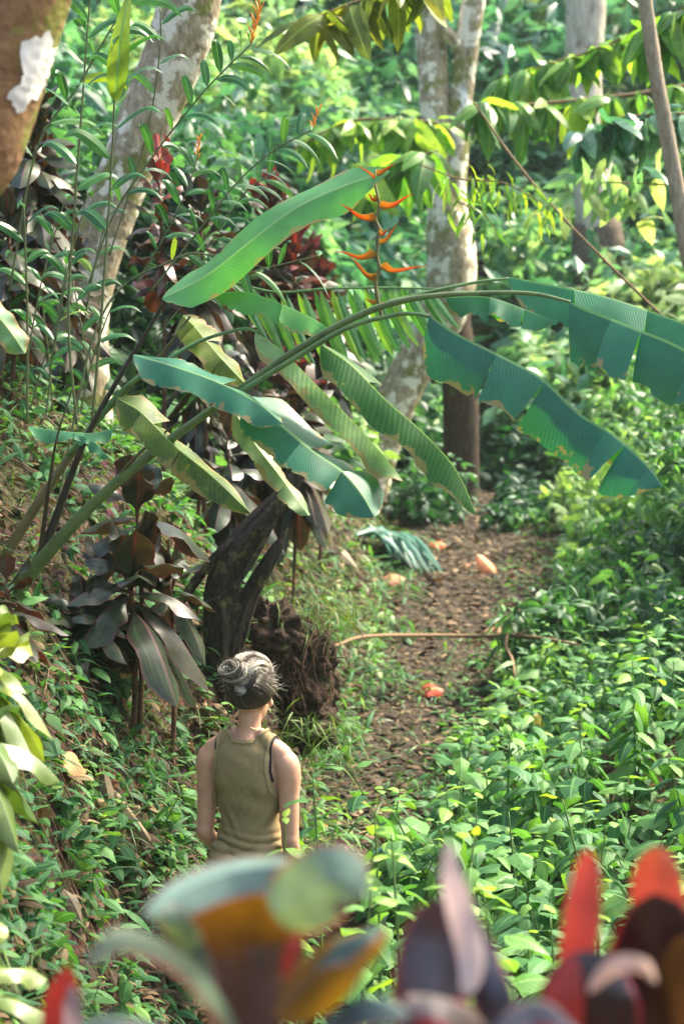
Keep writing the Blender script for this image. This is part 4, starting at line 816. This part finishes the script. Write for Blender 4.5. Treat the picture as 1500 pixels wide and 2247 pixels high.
# ------------------------------------------------------------------ particular herbs near the woman and in front
def herb_at(u, v, d, h, lean, npair, L, seed, label, rz=0, mk='herb', T=LT_heart):
    c = P(u, v, d); return herb('leafy_herb', (c[0], c[1], c[2]-h), label, None, h, lean, npair, L, seed, rz, T, mk)
M['fresh'] = leafmat('fresh_leaf', [(0, (.06, .20, .06)), (.5, (.16, .38, .07)), (1, (.42, .58, .05))], rough=.38, trans=.45, rib=.07, ribcol=(.25, .42, .15), veins=8, vslant=.28, vcol=(.30, .50, .14))
herb_at(622, 1790, 6.4, .55, .03, 4, .12, 21, 'young yellow green sprout in front of the right arm of the woman', mk='fresh', T=LT_oval)
herb_at(705, 1700, 6.9, .62, .05, 5, .085, 22, 'slender upright herb just right of the woman', mk='herb')
herb_at(835, 1770, 6.2, .60, .06, 7, .105, 23, 'bright leafy herb standing between the woman and the teal plants', mk='fresh')
herb_at(880, 1840, 6.0, .60, .06, 6, .11, 24, 'bright herb right behind the pale pink blurred leaf', mk='fresh')
herb_at(1020, 1850, 5.6, .55, .05, 6, .10, 25, 'fresh herb right of the pale pink blurred leaf', mk='fresh')
herb_at(1110, 1960, 5.2, .60, .06, 7, .11, 26, 'lit herb left of the red blurred leaf', mk='fresh')
herb_at(1320, 1960, 5.0, .55, .05, 6, .10, 27, 'fresh herb between the two red blurred leaves', mk='fresh')
herb_at(790, 1940, 5.4, .50, .05, 6, .11, 28, 'bright herb right of the cup shaped blurred leaf', mk='fresh')
herb_at(880, 1650, 9.4, .70, .30, 6, .15, 29, 'herb with large grey green leaves reaching out over the path', rz=3.1)
herb_at(1010, 1640, 9.6, .70, .15, 7, .15, 30, 'tall herb right of the reaching one at the edge of the path')
b = Buf(); n_ = 340; a = np.array([P(R.uniform(560, 780), *((R.uniform(1300, 1400), R.uniform(10.5, 11.0)) if k_ % 2 else (R.uniform(1560, 1680), R.uniform(10.2, 10.6)))) for k_ in range(n_)]); leaves_at(b, LT_grass, a, .16, R.uniform(.2, .9, n_), e0=-.2, es=.7)
tag(b.build('grass', M['bank']), kind='stuff')
# creepers near the stump
for u, v, lab in [(1060, 1800, 'a'), ]: pass

# ------------------------------------------------------------------ out of focus cordylines right in front
fg = 'blurred cordylines in the foreground'
M['fgolive'] = leafmat('olive_translucent_leaf', [(0, (.05, .016, .012)), (.35, (.055, .028, .010)), (.7, (.21, .125, .010)), (1, (.55, .17, .04))], rough=.35, trans=.42, tcol=(1.4, 1.3, .3), mott=.4)
M['fgteal'] = leafmat('grey_green_leaf', [(0, (.045, .065, .065)), (.5, (.075, .13, .10)), (1, (.25, .36, .26))], rough=.42, trans=.2, spec=.45, mott=.6, edge=(.30, .10, .09))
M['fgred'] = leafmat('red_young_leaf', [(0, (.22, .02, .02)), (.5, (.60, .09, .06)), (1, (.74, .16, .06))], rough=.5, trans=.2, tcol=(1.3, .8, .6))
M['fgdark'] = leafmat('dark_purple_leaf', [(0, (.016, .009, .010)), (.6, (.045, .043, .052)), (1, (.10, .09, .10))], rough=.3, trans=.10, spec=.6, tcol=(2, .6, .4), edge=(.22, .03, .04))
M['fgpink'] = leafmat('pale_pink_leaf', [(0, (.26, .19, .20)), (1, (.60, .53, .54))], rough=.3, trans=.3, tcol=(1, .88, .92))
def fplant(u, d, label, blades_):
    KF = 1.3; d = d*KF
    c = P(u, 2500, d); gz = ground_at(c[0], c[1]); o = thing('cordyline_plant', (c[0], c[1], gz), label, 'plant', fg)
    b = Buf(); tube(b, [(c[0], c[1], gz-.05), (c[0]+.01, c[1], (gz+c[2])/2), P(u, 2330, d)], [.012, .011, .008], n=10, seg=7); b.build('stem', M['root'], o)
    for ctrl, w_, up, fold, mk, tint, lab in blades_:
        b = Buf(); kw = dict(vt=tint) if isinstance(tint, tuple) else dict(tint=tint)
        blade(b, Pp([(c_[0], c_[1], c_[2]*KF) for c_ in ctrl]), up, w_*KF, 'round' if mk in ('fgdark', 'fgteal') else 'oval', n=22, nx=5, fold=fold, curl=12, wave=.004, wf=1.5, **kw); lo = b.build('leaf', M[mk], o)
        if lab: lo['label'] = lab
    return o
V_ = norm(np.array([0, -1., .15])); U_ = norm(np.array([0, -.35, 1.]))
fplant(590, 1.75, 'big blurred cordyline in front of the woman, olive orange leaf folded like a cup', [
    ([(560, 2290, 1.78), (545, 2180, 1.8), (540, 2060, 1.82), (555, 1950, 1.80), (565, 1905, 1.76)], .056, V_, (-5, 8), 'fgolive', (.10, .60), 'olive leaf lit from behind'),
    ([(330, 2010, 1.70), (390, 1960, 1.72), (500, 1915, 1.74), (620, 1900, 1.74), (720, 1912, 1.74), (810, 1965, 1.74)], .026, norm(np.array([0, -.8, 1.])), (25, 25), 'fgteal', .75, 'grey green top of the leaf folded toward the viewer'),
    ([(460, 2210, 1.74), (425, 2120, 1.72), (395, 2040, 1.70), (350, 2000, 1.69)], .017, V_, (10, 20), 'fgteal', .8, None),
    ([(600, 2010, 1.72), (660, 1975, 1.71), (740, 1930, 1.70), (800, 1965, 1.70)], .036, V_, (5, 10), 'fgteal', .8, 'pale green curled lobe at its right'),
    ([(600, 2230, 1.74), (680, 2160, 1.74), (760, 2090, 1.74), (850, 2040, 1.74)], .030, norm(V_+np.array([0, 0, .6])), (10, 30), 'fgolive', (.5, .75), None),
    ([(690, 2120, 1.70), (730, 2080, 1.69), (790, 2050, 1.69), (840, 2040, 1.69)], .018, U_, (20, 20), 'fgteal', .4, None),
    ([(625, 2150, 1.68), (632, 2110, 1.68), (645, 2070, 1.68), (648, 2055, 1.68)], .0065, V_, (5, 5), 'fgred', .05, 'tiny pink red shoot'),
    ([(560, 2330, 1.7), (480, 2180, 1.66), (380, 2080, 1.64), (270, 2045, 1.62), (185, 2120, 1.60)], .020, U_, (20, 35), 'fgteal', .3, 'arching grey leaf with red edge'),
    ([(620, 2330, 1.7), (700, 2250, 1.65), (800, 2190, 1.62), (900, 2230, 1.6)], .030, U_, (20, 30), 'fgteal', .2, None),
    ([(500, 2350, 1.65), (380, 2270, 1.62), (250, 2240, 1.6), (120, 2300, 1.58)], .026, U_, (20, 30), 'fgteal', .3, None)])
fplant(150, 1.9, 'small blurred red pointed shoot at the bottom left', [([(120, 2330, 1.9), (130, 2240, 1.9), (140, 2180, 1.9), (148, 2120, 1.9)], .020, V_, (5, 10), 'fgred', (.0, .1), None), ([(160, 2330, 1.9), (158, 2230, 1.88), (160, 2160, 1.88)], .010, V_, (5, 5), 'fgpink', .2, None)])
fplant(990, 1.75, 'blurred cordyline with a dark purple leaf and a pale pink one standing up', [
    ([(960, 2320, 1.76), (945, 2200, 1.78), (955, 2070, 1.80), (972, 1975, 1.80)], .036, V_, (0, 8), 'fgdark', .75, 'broad dark purple leaf'),
    ([(1020, 2190, 1.72), (1035, 2110, 1.73), (1010, 2000, 1.74), (990, 1920, 1.74), (985, 1845, 1.74)], .0135, V_, (0, 8), 'fgpink', .8, 'narrow pale pink leaf'),
    ([(1130, 2330, 1.72), (1075, 2180, 1.73), (1040, 2080, 1.75), (1015, 1990, 1.76)], .020, V_, (0, 10), 'fgdark', .45, None),
    ([(1100, 2320, 1.65), (1040, 2230, 1.64), (960, 2190, 1.63), (890, 2200, 1.62)], .026, U_, (20, 30), 'fgdark', .8, None),
    ([(940, 2330, 1.70), (950, 2280, 1.69), (990, 2230, 1.69), (1020, 2190, 1.69)], .020, V_, (5, 10), 'fgred', 0., None),
    ([(1000, 2330, 1.62), (1080, 2250, 1.6), (1180, 2200, 1.6), (1270, 2260, 1.58)], .022, U_, (20, 30), 'fgdark', .8, None)])
fplant(1290, 1.8, 'blurred cordyline with a narrow scarlet leaf over a blackish red base', [
    ([(1250, 2260, 1.8), (1262, 2130, 1.8), (1278, 2000, 1.8), (1288, 1920, 1.8), (1290, 1862, 1.8)], .0175, V_, (0, 10), 'fgred', (.15, .55), 'narrow scarlet leaf'),
    ([(1300, 2420, 1.78), (1290, 2300, 1.77), (1300, 2180, 1.77), (1330, 2090, 1.78)], .050, V_, (0, 8), 'fgdark', (.0, .1), None),
    ([(1230, 2400, 1.75), (1225, 2300, 1.74), (1235, 2200, 1.74), (1262, 2100, 1.75)], .022, V_, (0, 8), 'fgred', (.0, .1), None),
    ([(1290, 2180, 1.70), (1350, 2120, 1.70), (1410, 2120, 1.70), (1440, 2160, 1.70)], .009, V_, (10, 20), 'fgpink', .3, 'pink lit fold')])
fplant(1450, 1.85, 'blurred cordyline at the bottom right corner with an orange red tip', [
    ([(1500, 2250, 1.9), (1470, 2100, 1.88), (1445, 1980, 1.88), (1440, 1900, 1.88), (1440, 1858, 1.88)], .027, V_, (0, 10), 'fgred', (.3, 1), 'orange red leaf'),
    ([(1480, 2420, 1.82), (1470, 2280, 1.82), (1450, 2120, 1.82), (1435, 1960, 1.82)], .058, V_, (0, 12), 'fgdark', (.05, .0), 'broad dark leaf'),
    ([(1400, 2400, 1.86), (1385, 2280, 1.87), (1392, 2150, 1.87), (1410, 2020, 1.87)], .030, V_, (0, 12), 'fgdark', (.2, .3), None),
    ([(1550, 2380, 1.8), (1530, 2250, 1.8), (1510, 2130, 1.8), (1500, 2050, 1.8)], .034, V_, (0, 12), 'fgolive', (.1, .25), None)])

# ------------------------------------------------------------------ the woman
WP = P(552, 1500, 8.2); WX, WY = WP[0], 8.2; WZ = -.055
HEAD = -24                                                   # body heading, degrees from +Y
pers = thing('person', (WX, WY, WZ), 'woman seen from behind, olive sleeveless top, grey streaked hair in a bun', 'person')
pers.rotation_euler = (rad(.5), rad(-.4), rad(HEAD))
def ell(b, secs, n=60, seg=40):                              # (z, rx, ry, cx, cy) elliptical loft
    q = cr(secs, n); q[:, 1:3] = np.maximum(q[:, 1:3], .003)
    q = np.vstack([q[0]*[1, .02, .02, 1, 1], q, q[-1]*[1, .02, .02, 1, 1]]); th = np.arange(seg)/seg*6.28318
    V = np.stack([q[:, 3:4]+q[:, 1:2]*np.cos(th), q[:, 4:5]+q[:, 2:3]*np.sin(th)*1.0, np.repeat(q[:, 0:1], seg, 1)], -1)
    m = len(q); i = np.arange(m-1)[:, None]*seg; j = np.arange(seg)[None]
    b.add(V.reshape(-1, 3), np.stack([i+j, i+(j+1) % seg, i+seg+(j+1) % seg, i+seg+j], -1).reshape(-1, 4), np.zeros((m*seg, 3)))
def ball(b, c, r, seg=20):
    f = np.linspace(-1, 1, 15)*.999; ell(b, [(c[2]+r[2]*a, r[0]*math.sqrt(1-a*a), r[1]*math.sqrt(1-a*a), c[0], c[1]) for a in f], n=24, seg=seg)
B = Buf()
# trunk of the body
ell(B, [(.76, .150, .105, 0, 0), (.84, .158, .115, 0, 0), (.92, .138, .100, 0, .0), (1.0, .122, .088, 0, .0), (1.08, .130, .096, 0, .005), (1.17, .148, .106, 0, .005), (1.25, .160, .100, 0, 0), (1.31, .150, .082, 0, -.003), (1.345, .105, .062, 0, -.004), (1.375, .062, .052, 0, -.002), (1.40, .050, .050, 0, .004), (1.46, .048, .052, 0, .016), (1.52, .045, .05, 0, .022)], n=120)
for s in (-1, 1):
    ball(B, (s*.060, -.045, 1.20), (.062, .052, .095)); ball(B, (s*.065, .075, 1.15), (.06, .055, .06))    # shoulder blades, bust
    ball(B, (s*.075, -.045, .84), (.082, .085, .10))
    tube(B, [(s*.05, -.005, 1.40), (s*.09, -.008, 1.355), (s*.135, -.01, 1.325), (s*.168, -.01, 1.30)], [.022, .034, .042, .044], n=20, seg=16)
    tube(B, [(s*.150, -.008, 1.297), (s*.180, -.010, 1.268), (s*.190, -.012, 1.21), (s*.190, -.014, 1.14), (s*.194, -.020, 1.04), (s*.199, -.026, .955)], [.046, .053, .050, .044, .040, .036], n=50, seg=20)
    wr = np.array([s*.17, .15, .79]) if s < 0 else np.array([s*.195, .085, .74]); el = np.array([s*.199, -.028, .95])
    tube(B, [el+[0, .01, .03], el, el*.7+wr*.3+[0, -.004, 0], el*.35+wr*.65, wr], [.036, .037, .036, .031, .025], n=36, seg=18)
    dr = norm(wr-el); sd_ = norm(np.cross(dr, [s, 0, 0])); pc = wr+dr*.045
    tube(B, [wr-dr*.01, wr+dr*.03, wr+dr*.075, wr+dr*.088], [.022, .030, .033, .026], n=16, seg=14, flat=.55) if s > 0 else tube(B, [wr-dr*.01, wr+dr*.03, wr+dr*.075, wr+dr*.088], [.022, .030, .033, .026], n=16, seg=14, flat=.6)
    for k, (off, L) in enumerate([(-.024, .062), (-.008, .072), (.008, .068), (.023, .052)]):
        f0 = wr+dr*.078+sd_*off; inn = np.array([-s, 0, 0])
        tube(B, [f0, f0+dr*L*.5+inn*.004+sd_*off*.1, f0+dr*L*.8+inn*.016+sd_*off*.15, f0+dr*L*.9+inn*.030+sd_*off*.15], [.0088, .0082, .0078, .0062], n=14, seg=8)
    f0 = wr+dr*.02-sd_*.022; tube(B, [f0, f0+dr*.025-sd_*.018+inn*.008, f0+dr*.052-sd_*.022+inn*.020], [.011, .0095, .0075], n=10, seg=8)
    tube(B, [(s*.080, -.005, .82), (s*.085, 0, .70), (s*.085, .01, .50), (s*.085, -.005, .38), (s*.088, -.01, .25), (s*.088, -.01, .08)], [.086, .080, .056, .048, .046, .032], n=60, seg=20)
    tube(B, [(s*.088, -.045, .045), (s*.088, -.01, .05), (s*.092, .07, .035), (s*.096, .15, .022)], [.030, .036, .034, .020], n=24, seg=14)
# head (turned further to the right than the shoulders)
HR = Matrix.Rotation(rad(2), 3, 'Z') @ Matrix.Rotation(rad(-8), 3, 'X'); HC = np.array([0, .030, 1.540])
HS = 1.07
def hd(p): return np.array(HR @ Vector(p))*HS + HC
hb_ = Buf(); ball(hb_, (0, -.005, .02), (.073, .093, .096), 36); ball(hb_, (0, .028, -.035), (.056, .066, .078), 30); ball(hb_, (0, .072, -.088), (.024, .024, .020))
tube(hb_, [(0, .094, .014), (0, .108, -.012), (0, .114, -.026), (0, .098, -.036)], [.007, .009, .012, .007], n=14, seg=10)
ball(hb_, (0, .094, -.058), (.020, .010, .006)); ball(hb_, (0, .092, -.066), (.018, .010, .006))
for s in (-1, 1):
    tube(hb_, [(s*.074, .012, -.035), (s*.079, .006, -.012), (s*.082, -.002, .012), (s*.079, .012, .022), (s*.075, .022, .008)], [.006, .008, .0075, .006, .004], n=24, seg=8)
    ball(hb_, (s*.073, .010, -.005), (.006, .014, .022)); ball(hb_, (s*.042, .070, -.030), (.022, .022, .020)); tube(hb_, [(s*.012, .095, .022), (s*.034, .092, .028), (s*.052, .080, .020)], [.005, .006, .004], n=10, seg=8)
V, F_, A_ = hb_.arrays(); B.add((np.array(HR) @ V.T).T*HS + HC, F_, A_)
tmp = B.build('tmp', M['soil']); md = tmp.modifiers.new('r', 'REMESH'); md.mode = 'VOXEL'; md.voxel_size = .0052
sm = tmp.modifiers.new('s', 'SMOOTH'); sm.factor = .5; sm.iterations = 7
dg = bpy.context.evaluated_depsgraph_get(); me = bpy.data.meshes.new_from_object(tmp.evaluated_get(dg)); bpy.data.objects.remove(tmp)
bv = np.empty(len(me.vertices)*3, np.float32); me.vertices.foreach_get('co', bv); bv = bv.reshape(-1, 3).astype(float)
bnm = np.array([v.normal[:] for v in me.vertices])
tris = [p.vertices[:] for p in me.polygons]
tri = np.array([t for q_ in tris for t in ([q_] if len(q_) == 3 else [(q_[0], q_[1], q_[2]), (q_[0], q_[2], q_[3])])])
M['skin'] = plain('skin', (.62, .34, .225), rough=.5, spec=.4, var=.16, scale=9, bump=.12, sss=.12)
M['cloth'] = plain('olive_rib_cloth', (.31, .235, .12), rough=.9, spec=.15, var=.10, scale=60, bump=.35, weave=110)
M['trim'] = plain('olive_trim', (.38, .29, .155), rough=.9, spec=.15, var=.10, scale=60, bump=.3, weave=160)
M['khaki'] = plain('khaki_cloth', (.33, .28, .17), rough=.9, spec=.15, var=.1, scale=50, bump=.3)
M['black'] = plain('black_strap', (.012, .016, .022), rough=.7)
M['gold'] = plain('gold', (.8, .62, .35), rough=.25, spec=.8); M['gold'].node_tree.nodes['Principled BSDF'].inputs['Metallic'].default_value = .9
M['boot'] = plain('brown_boot', (.07, .045, .03), rough=.6)
me.materials.clear(); me.materials.append(M['skin']); me.polygons.foreach_set('use_smooth', np.ones(len(me.polygons), bool)); me.name = 'body'
bo = bpy.data.objects.new('body', me); COL.objects.link(bo); bo.parent = pers
def clip(V, T, f):
    """keep the part of a triangle mesh where f < 0, cutting edges exactly"""
    V = list(map(tuple, V)); f = list(f); out = []; cut = {}
    def mid(a, b):
        k = (min(a, b), max(a, b))
        if k not in cut:
            t_ = f[a]/(f[a]-f[b]); cut[k] = len(V); V.append(tuple(V[a][i]*(1-t_)+V[b][i]*t_ for i in range(len(V[a]))))
        return cut[k]
    for t_ in T:
        ins = [f[i] < 0 for i in t_]
        if all(ins): out.append(tuple(t_)); continue
        if not any(ins): continue
        poly = []
        for k in range(3):
            a, b = t_[k], t_[(k+1) % 3]
            if ins[k]: poly.append(a)
            if ins[k] != ins[(k+1) % 3]: poly.append(mid(a, b))
        for k in range(1, len(poly)-1): out.append((poly[0], poly[k], poly[k+1]))
    used_ = sorted({i for t_ in out for i in t_}); mp = {a: i for i, a in enumerate(used_)}
    return np.array([V[i] for i in used_]), np.array([[mp[i] for i in t_] for t_ in out])
def garment(name, mk, f, off, disp=None, solid=.0025):
    W6 = np.hstack([bv, bnm]); V, T = clip(W6, tri, f(bv)); nn = norm(V[:, 3:]); co = V[:, :3] + nn*off
    if disp is not None: co = co + nn*disp(V[:, :3])[:, None]
    g = bpy.data.meshes.new(name); g.from_pydata(co.tolist(), [], T.tolist()); g.update(); g.polygons.foreach_set('use_smooth', np.ones(len(g.polygons), bool)); g.materials.append(M[mk])
    o = bpy.data.objects.new(name, g); COL.objects.link(o); o.parent = pers
    if solid: s_ = o.modifiers.new('solidify', 'SOLIDIFY'); s_.thickness = solid; s_.offset = 1
    return o
def xa(z): return np.interp(z, [.84, .90, .95, 1.0, 1.09, 1.112, 1.135, 1.17, 1.25, 1.33, 1.40], [.185, .158, .150, .149, .154, .156, .144, .130, .120, .121, .124])
def ftank(p):
    x, y, z = p.T; zn = np.where(y < 0, 1.366 + .95*np.maximum(np.abs(x)-.042, 0), 1.366 - .9*np.maximum(y, 0) + .95*np.maximum(np.abs(x)-.042, 0))
    return np.maximum.reduce([np.abs(x)-xa(z), (z-zn)*1.0, .835-z])
def creases(p):
    x, y, z = p.T; a = np.exp(-((z-.925)/.05)**2)
    return .0030*np.sin((z*.8-np.abs(x)*1.5)*75)*np.exp(-((z-1.03)/.08)**2) + a*.0050*np.sin(z*170+x*14+np.sin(x*22)*1.1) + .0022*np.sin((z+.4*np.abs(x))*58 + x*9)*np.exp(-((z-1.12)/.07)**2) + .0026*np.sin((x*.5+z)*75)*np.exp(-((z-1.29)/.04)**2)*np.exp(-(x/.07)**2) + .0045*a
tk = garment('tank_top', 'cloth', ftank, .006, creases)
def ftrim(p): f = ftank(p); x, y, z = p.T; return np.maximum(np.maximum(f-.001, -.015-f), 1.06-z)
garment('ribbed_trim', 'trim', ftrim, .0105)
for s_ in (-1, 1): garment('bra_strap', 'black', lambda p: np.maximum.reduce([-s_*p[:, 0], np.abs(np.abs(p[:, 0])-(xa(p[:, 2])+.004))-.0065, 1.20-p[:, 2], p[:, 2]-1.42, p[:, 1]-.05]), .003, solid=.001)
garment('trousers', 'khaki', lambda p: np.maximum.reduce([p[:, 2]-.868, .10-p[:, 2], np.abs(p[:, 0])-np.interp(p[:, 2], [.6, .72, .80, .87], [.20, .165, .165, .158]), np.where(p[:, 2] > .55, p[:, 1]-.13, -1)]), .010, lambda p: .004*np.sin(p[:, 2]*60+p[:, 0]*30))
garment('boots', 'boot', lambda p: p[:, 2]-.13, .006)
# necklace lying on the nape
BV = BVHTree.FromPolygons([Vector(c) for c in bv], tris); ring = []
for k in range(60):
    a = k/60*6.28318; zz = 1.395 - .028*math.sin(a); d = Vector((math.cos(a), math.sin(a), 0)); h = BV.ray_cast(Vector((0, 0, zz)) + d*.3, -d)
    if h[0]: ring.append(np.array(h[0]) + np.array(d)*.002)
b = Buf(); ring.append(ring[0]); tube(b, ring, .0013, n=120, seg=6, cap=False); b.build('necklace', M['gold'], pers, origin=(0, 0, 0)).location = (0, 0, 0)
# hair
m, t, out = mat('streaked_hair'); at = N(t, 'ShaderNodeAttribute', attribute_name='lc'); sp = N(t, 'ShaderNodeSeparateXYZ'); t.links.new(at.outputs['Vector'], sp.inputs[0])
c = ramp(t, sp.outputs[2], [(0, (.030, .021, .016)), (.3, (.085, .062, .045)), (.5, (.27, .22, .16)), (.75, (.50, .46, .38)), (1, (.78, .74, .66))])
bs = N(t, 'ShaderNodeBsdfPrincipled', Roughness=.38); t.links.new(c, bs.inputs['Base Color']); t.links.new(bs.outputs[0], out.inputs[0]); M['hair'] = m
def huv(d, k=1.0):                                            # point on the hair shell for a unit direction in head space
    d = np.asarray(d); z_ = d[..., 2:3]; return np.array([.098, .114, .119])*np.where(z_ < 0, 1+.26*z_, 1+.07*z_)*k*d + np.array([0, -.008, .022])
cap = Buf(); n1_, n2_ = 60, 90; pts = []; th = np.linspace(0, math.pi, n1_); ph = np.linspace(0, 2*math.pi, n2_, endpoint=False)
D = np.stack([np.sin(th)[:, None]*np.cos(ph), np.sin(th)[:, None]*np.sin(ph), np.repeat(np.cos(th)[:, None], n2_, 1)], -1).reshape(-1, 3)
def hairline(d):                                              # < 0 where hair grows
    zl = np.where(d[:, 1] > .25, .62*np.clip((d[:, 1]-.25)/.4, 0, 1), -.95 + .80*np.clip((d[:, 1]+.30)/.5, 0, 1)); zl = np.where(d[:, 1] > .25, np.maximum(zl, .0), zl); return zl - d[:, 2]
fv = hairline(D); i = np.arange(n1_-1)[:, None]*n2_; j = np.arange(n2_)[None]; Q = np.stack([i+j, i+n2_+j, i+n2_+(j+1) % n2_, i+(j+1) % n2_], -1).reshape(-1, 4)
T3 = np.vstack([Q[:, [0, 1, 2]], Q[:, [0, 2, 3]]]); Vc, Tc = clip(huv(D, .965), T3, fv)
tn = np.clip(.10 + .5*np.clip((Vc[:, 2]-.02)/.08, 0, 1), 0, 1)
Vh = (np.array(HR) @ Vc.T).T*HS + HC; zero = np.stack([tn*0, tn*0, tn], -1); cb = Buf(); cb.add(Vh, Tc, zero); hair = cb.build('hair', M['hair'], pers, origin=(0, 0, 0)); hair.location = (0, 0, 0)
bd = norm(np.array([-.16, -.86, .50])); sb = Buf(); cnt = 0
LK = []
while len(LK) < 110:
    d0 = norm(R.normal(0, 1, 3))
    if hairline(d0[None])[0] > -.03: continue
    top = float(np.clip((d0[2]+.12)/.35, 0, 1)); LK.append((d0, R.normal(0, .15, 3), R.normal(0, .12, 3), R.uniform(.2, 1.1)*(.035+.16*top), np.clip((R.uniform(0, .22) if top < .3 or R.uniform() < .22 else R.uniform(.35, 1.0)), 0, 1), R.uniform(.82, 1.0)))
for q_ in range(3600):
    c0, wv_, dv, kr, tt0, en = LK[q_ % len(LK)]; d0 = norm(c0 + R.normal(0, .10, 3))
    if hairline(d0[None])[0] > -.01: continue
    dt = norm(bd + dv + R.normal(0, .02, 3)); om = math.acos(np.clip(np.dot(d0, dt), -1, 1)); ss = np.linspace(0, en*R.uniform(.92, 1), 9)
    if om < .12: continue
    sl = (np.sin((1-ss)*om)[:, None]*d0 + np.sin(ss*om)[:, None]*dt)/math.sin(om)
    sl = norm(sl + np.sin(ss*3.14)[:, None]*(wv_+R.normal(0, .022, 3)) + np.sin(ss*6.28)[:, None]*wv_[::-1]*.5)
    kk = .985 + kr*np.sin(ss*3.14)*R.uniform(.75, 1.1) + .05*ss**4
    pp = (np.array(HR) @ huv(sl, kk[:, None]).T).T*HS + HC; tube(sb, pp, [.0005]+[.0011]*7+[.0008], n=11, seg=3, tint=float(np.clip(tt0+R.normal(0, .17), 0, 1)), cap=False)
sb.build('strands', M['hair'], hair, origin=(0, 0, 0)).location = (0, 0, 0)
bb = Buf(); bc = hd(huv(bd, 1.16)); bx = np.array(HR @ Vector(bd)); e1 = norm(np.cross(bx, [0, 0, 1])); e2 = np.cross(bx, e1)
for k in range(300):
    a0 = R.uniform(0, 6.28); r0 = R.uniform(.010, .054); h0 = R.normal(0, .020); tw = R.uniform(2.2, 5.5); ecc = R.uniform(.7, 1.05)
    pp = [bc + e1*(r0*math.cos(a0+tw*s_))*1.1 + e2*(r0*ecc*math.sin(a0+tw*s_)) + bx*(h0+.014*math.cos(tw*s_+a0*2)+.012*(1-r0/.036)) for s_ in np.linspace(0, 1, 8)]
    tube(bb, pp, [.0006]+[.0013]*6+[.0006], n=14, seg=4, tint=np.clip(R.normal(.46, .26), 0, 1), cap=False)
for k in range(150):                                           # loose ends escaping to the left and at the temples
    if k < 60: a = bc + R.normal(0, .018, 3); dd = norm(-e1*(1 if np.dot(e1, [1, 0, 0]) > 0 else -1) + R.normal(0, .55, 3)); L = R.uniform(.02, .06)
    else: d0 = norm(np.array([R.choice([-.8, .8]), R.uniform(-.3, .4), R.uniform(-.1, .9)])); a = hd(huv(d0, 1.0)); dd = norm(np.array(HR @ Vector(d0)) + R.normal(0, .7, 3)); L = R.uniform(.015, .045)
    tube(bb, [a, a+dd*L*.5+[0, 0, .004], a+dd*L+R.normal(0, .008, 3)], [.0008, .0007, .0004], n=7, seg=3, tint=R.uniform(.4, 1), cap=False)
bb.build('bun', M['hair'], hair, origin=(0, 0, 0)).location = (0, 0, 0)
M['eyew'] = plain('eye_white', (.8, .8, .78), rough=.2, var=.02)
for s in (-1, 1): b = Buf(); c_ = hd((s*.031, .082, .006)); ball(b, c_, (.011, .011, .011)); b.build('eye', M['eyew'], pers, origin=(0, 0, 0)).location = (0, 0, 0)


# ------------------------------------------------------------------ thin volume added to lift shadows and soften contrast
m, t, out = mat('added_haze'); pv = N(t, 'ShaderNodeVolumePrincipled', Density=.0006, Anisotropy=.2); pv.inputs['Color'].default_value = (.80, .95, .92, 1); t.links.new(pv.outputs[0], out.inputs['Volume'])
V = np.array([(a, b_, c_) for a in (-35, 35) for b_ in (-22, 72) for c_ in (-2, float(Z.max())+1.5)], float)
Buf().add(V, [(0, 1, 3, 2), (4, 6, 7, 5), (0, 4, 5, 1), (2, 3, 7, 6), (0, 2, 6, 4), (1, 5, 7, 3)], np.zeros((8, 3))).build('added_haze', m, smooth=False)['kind'] = 'stuff'
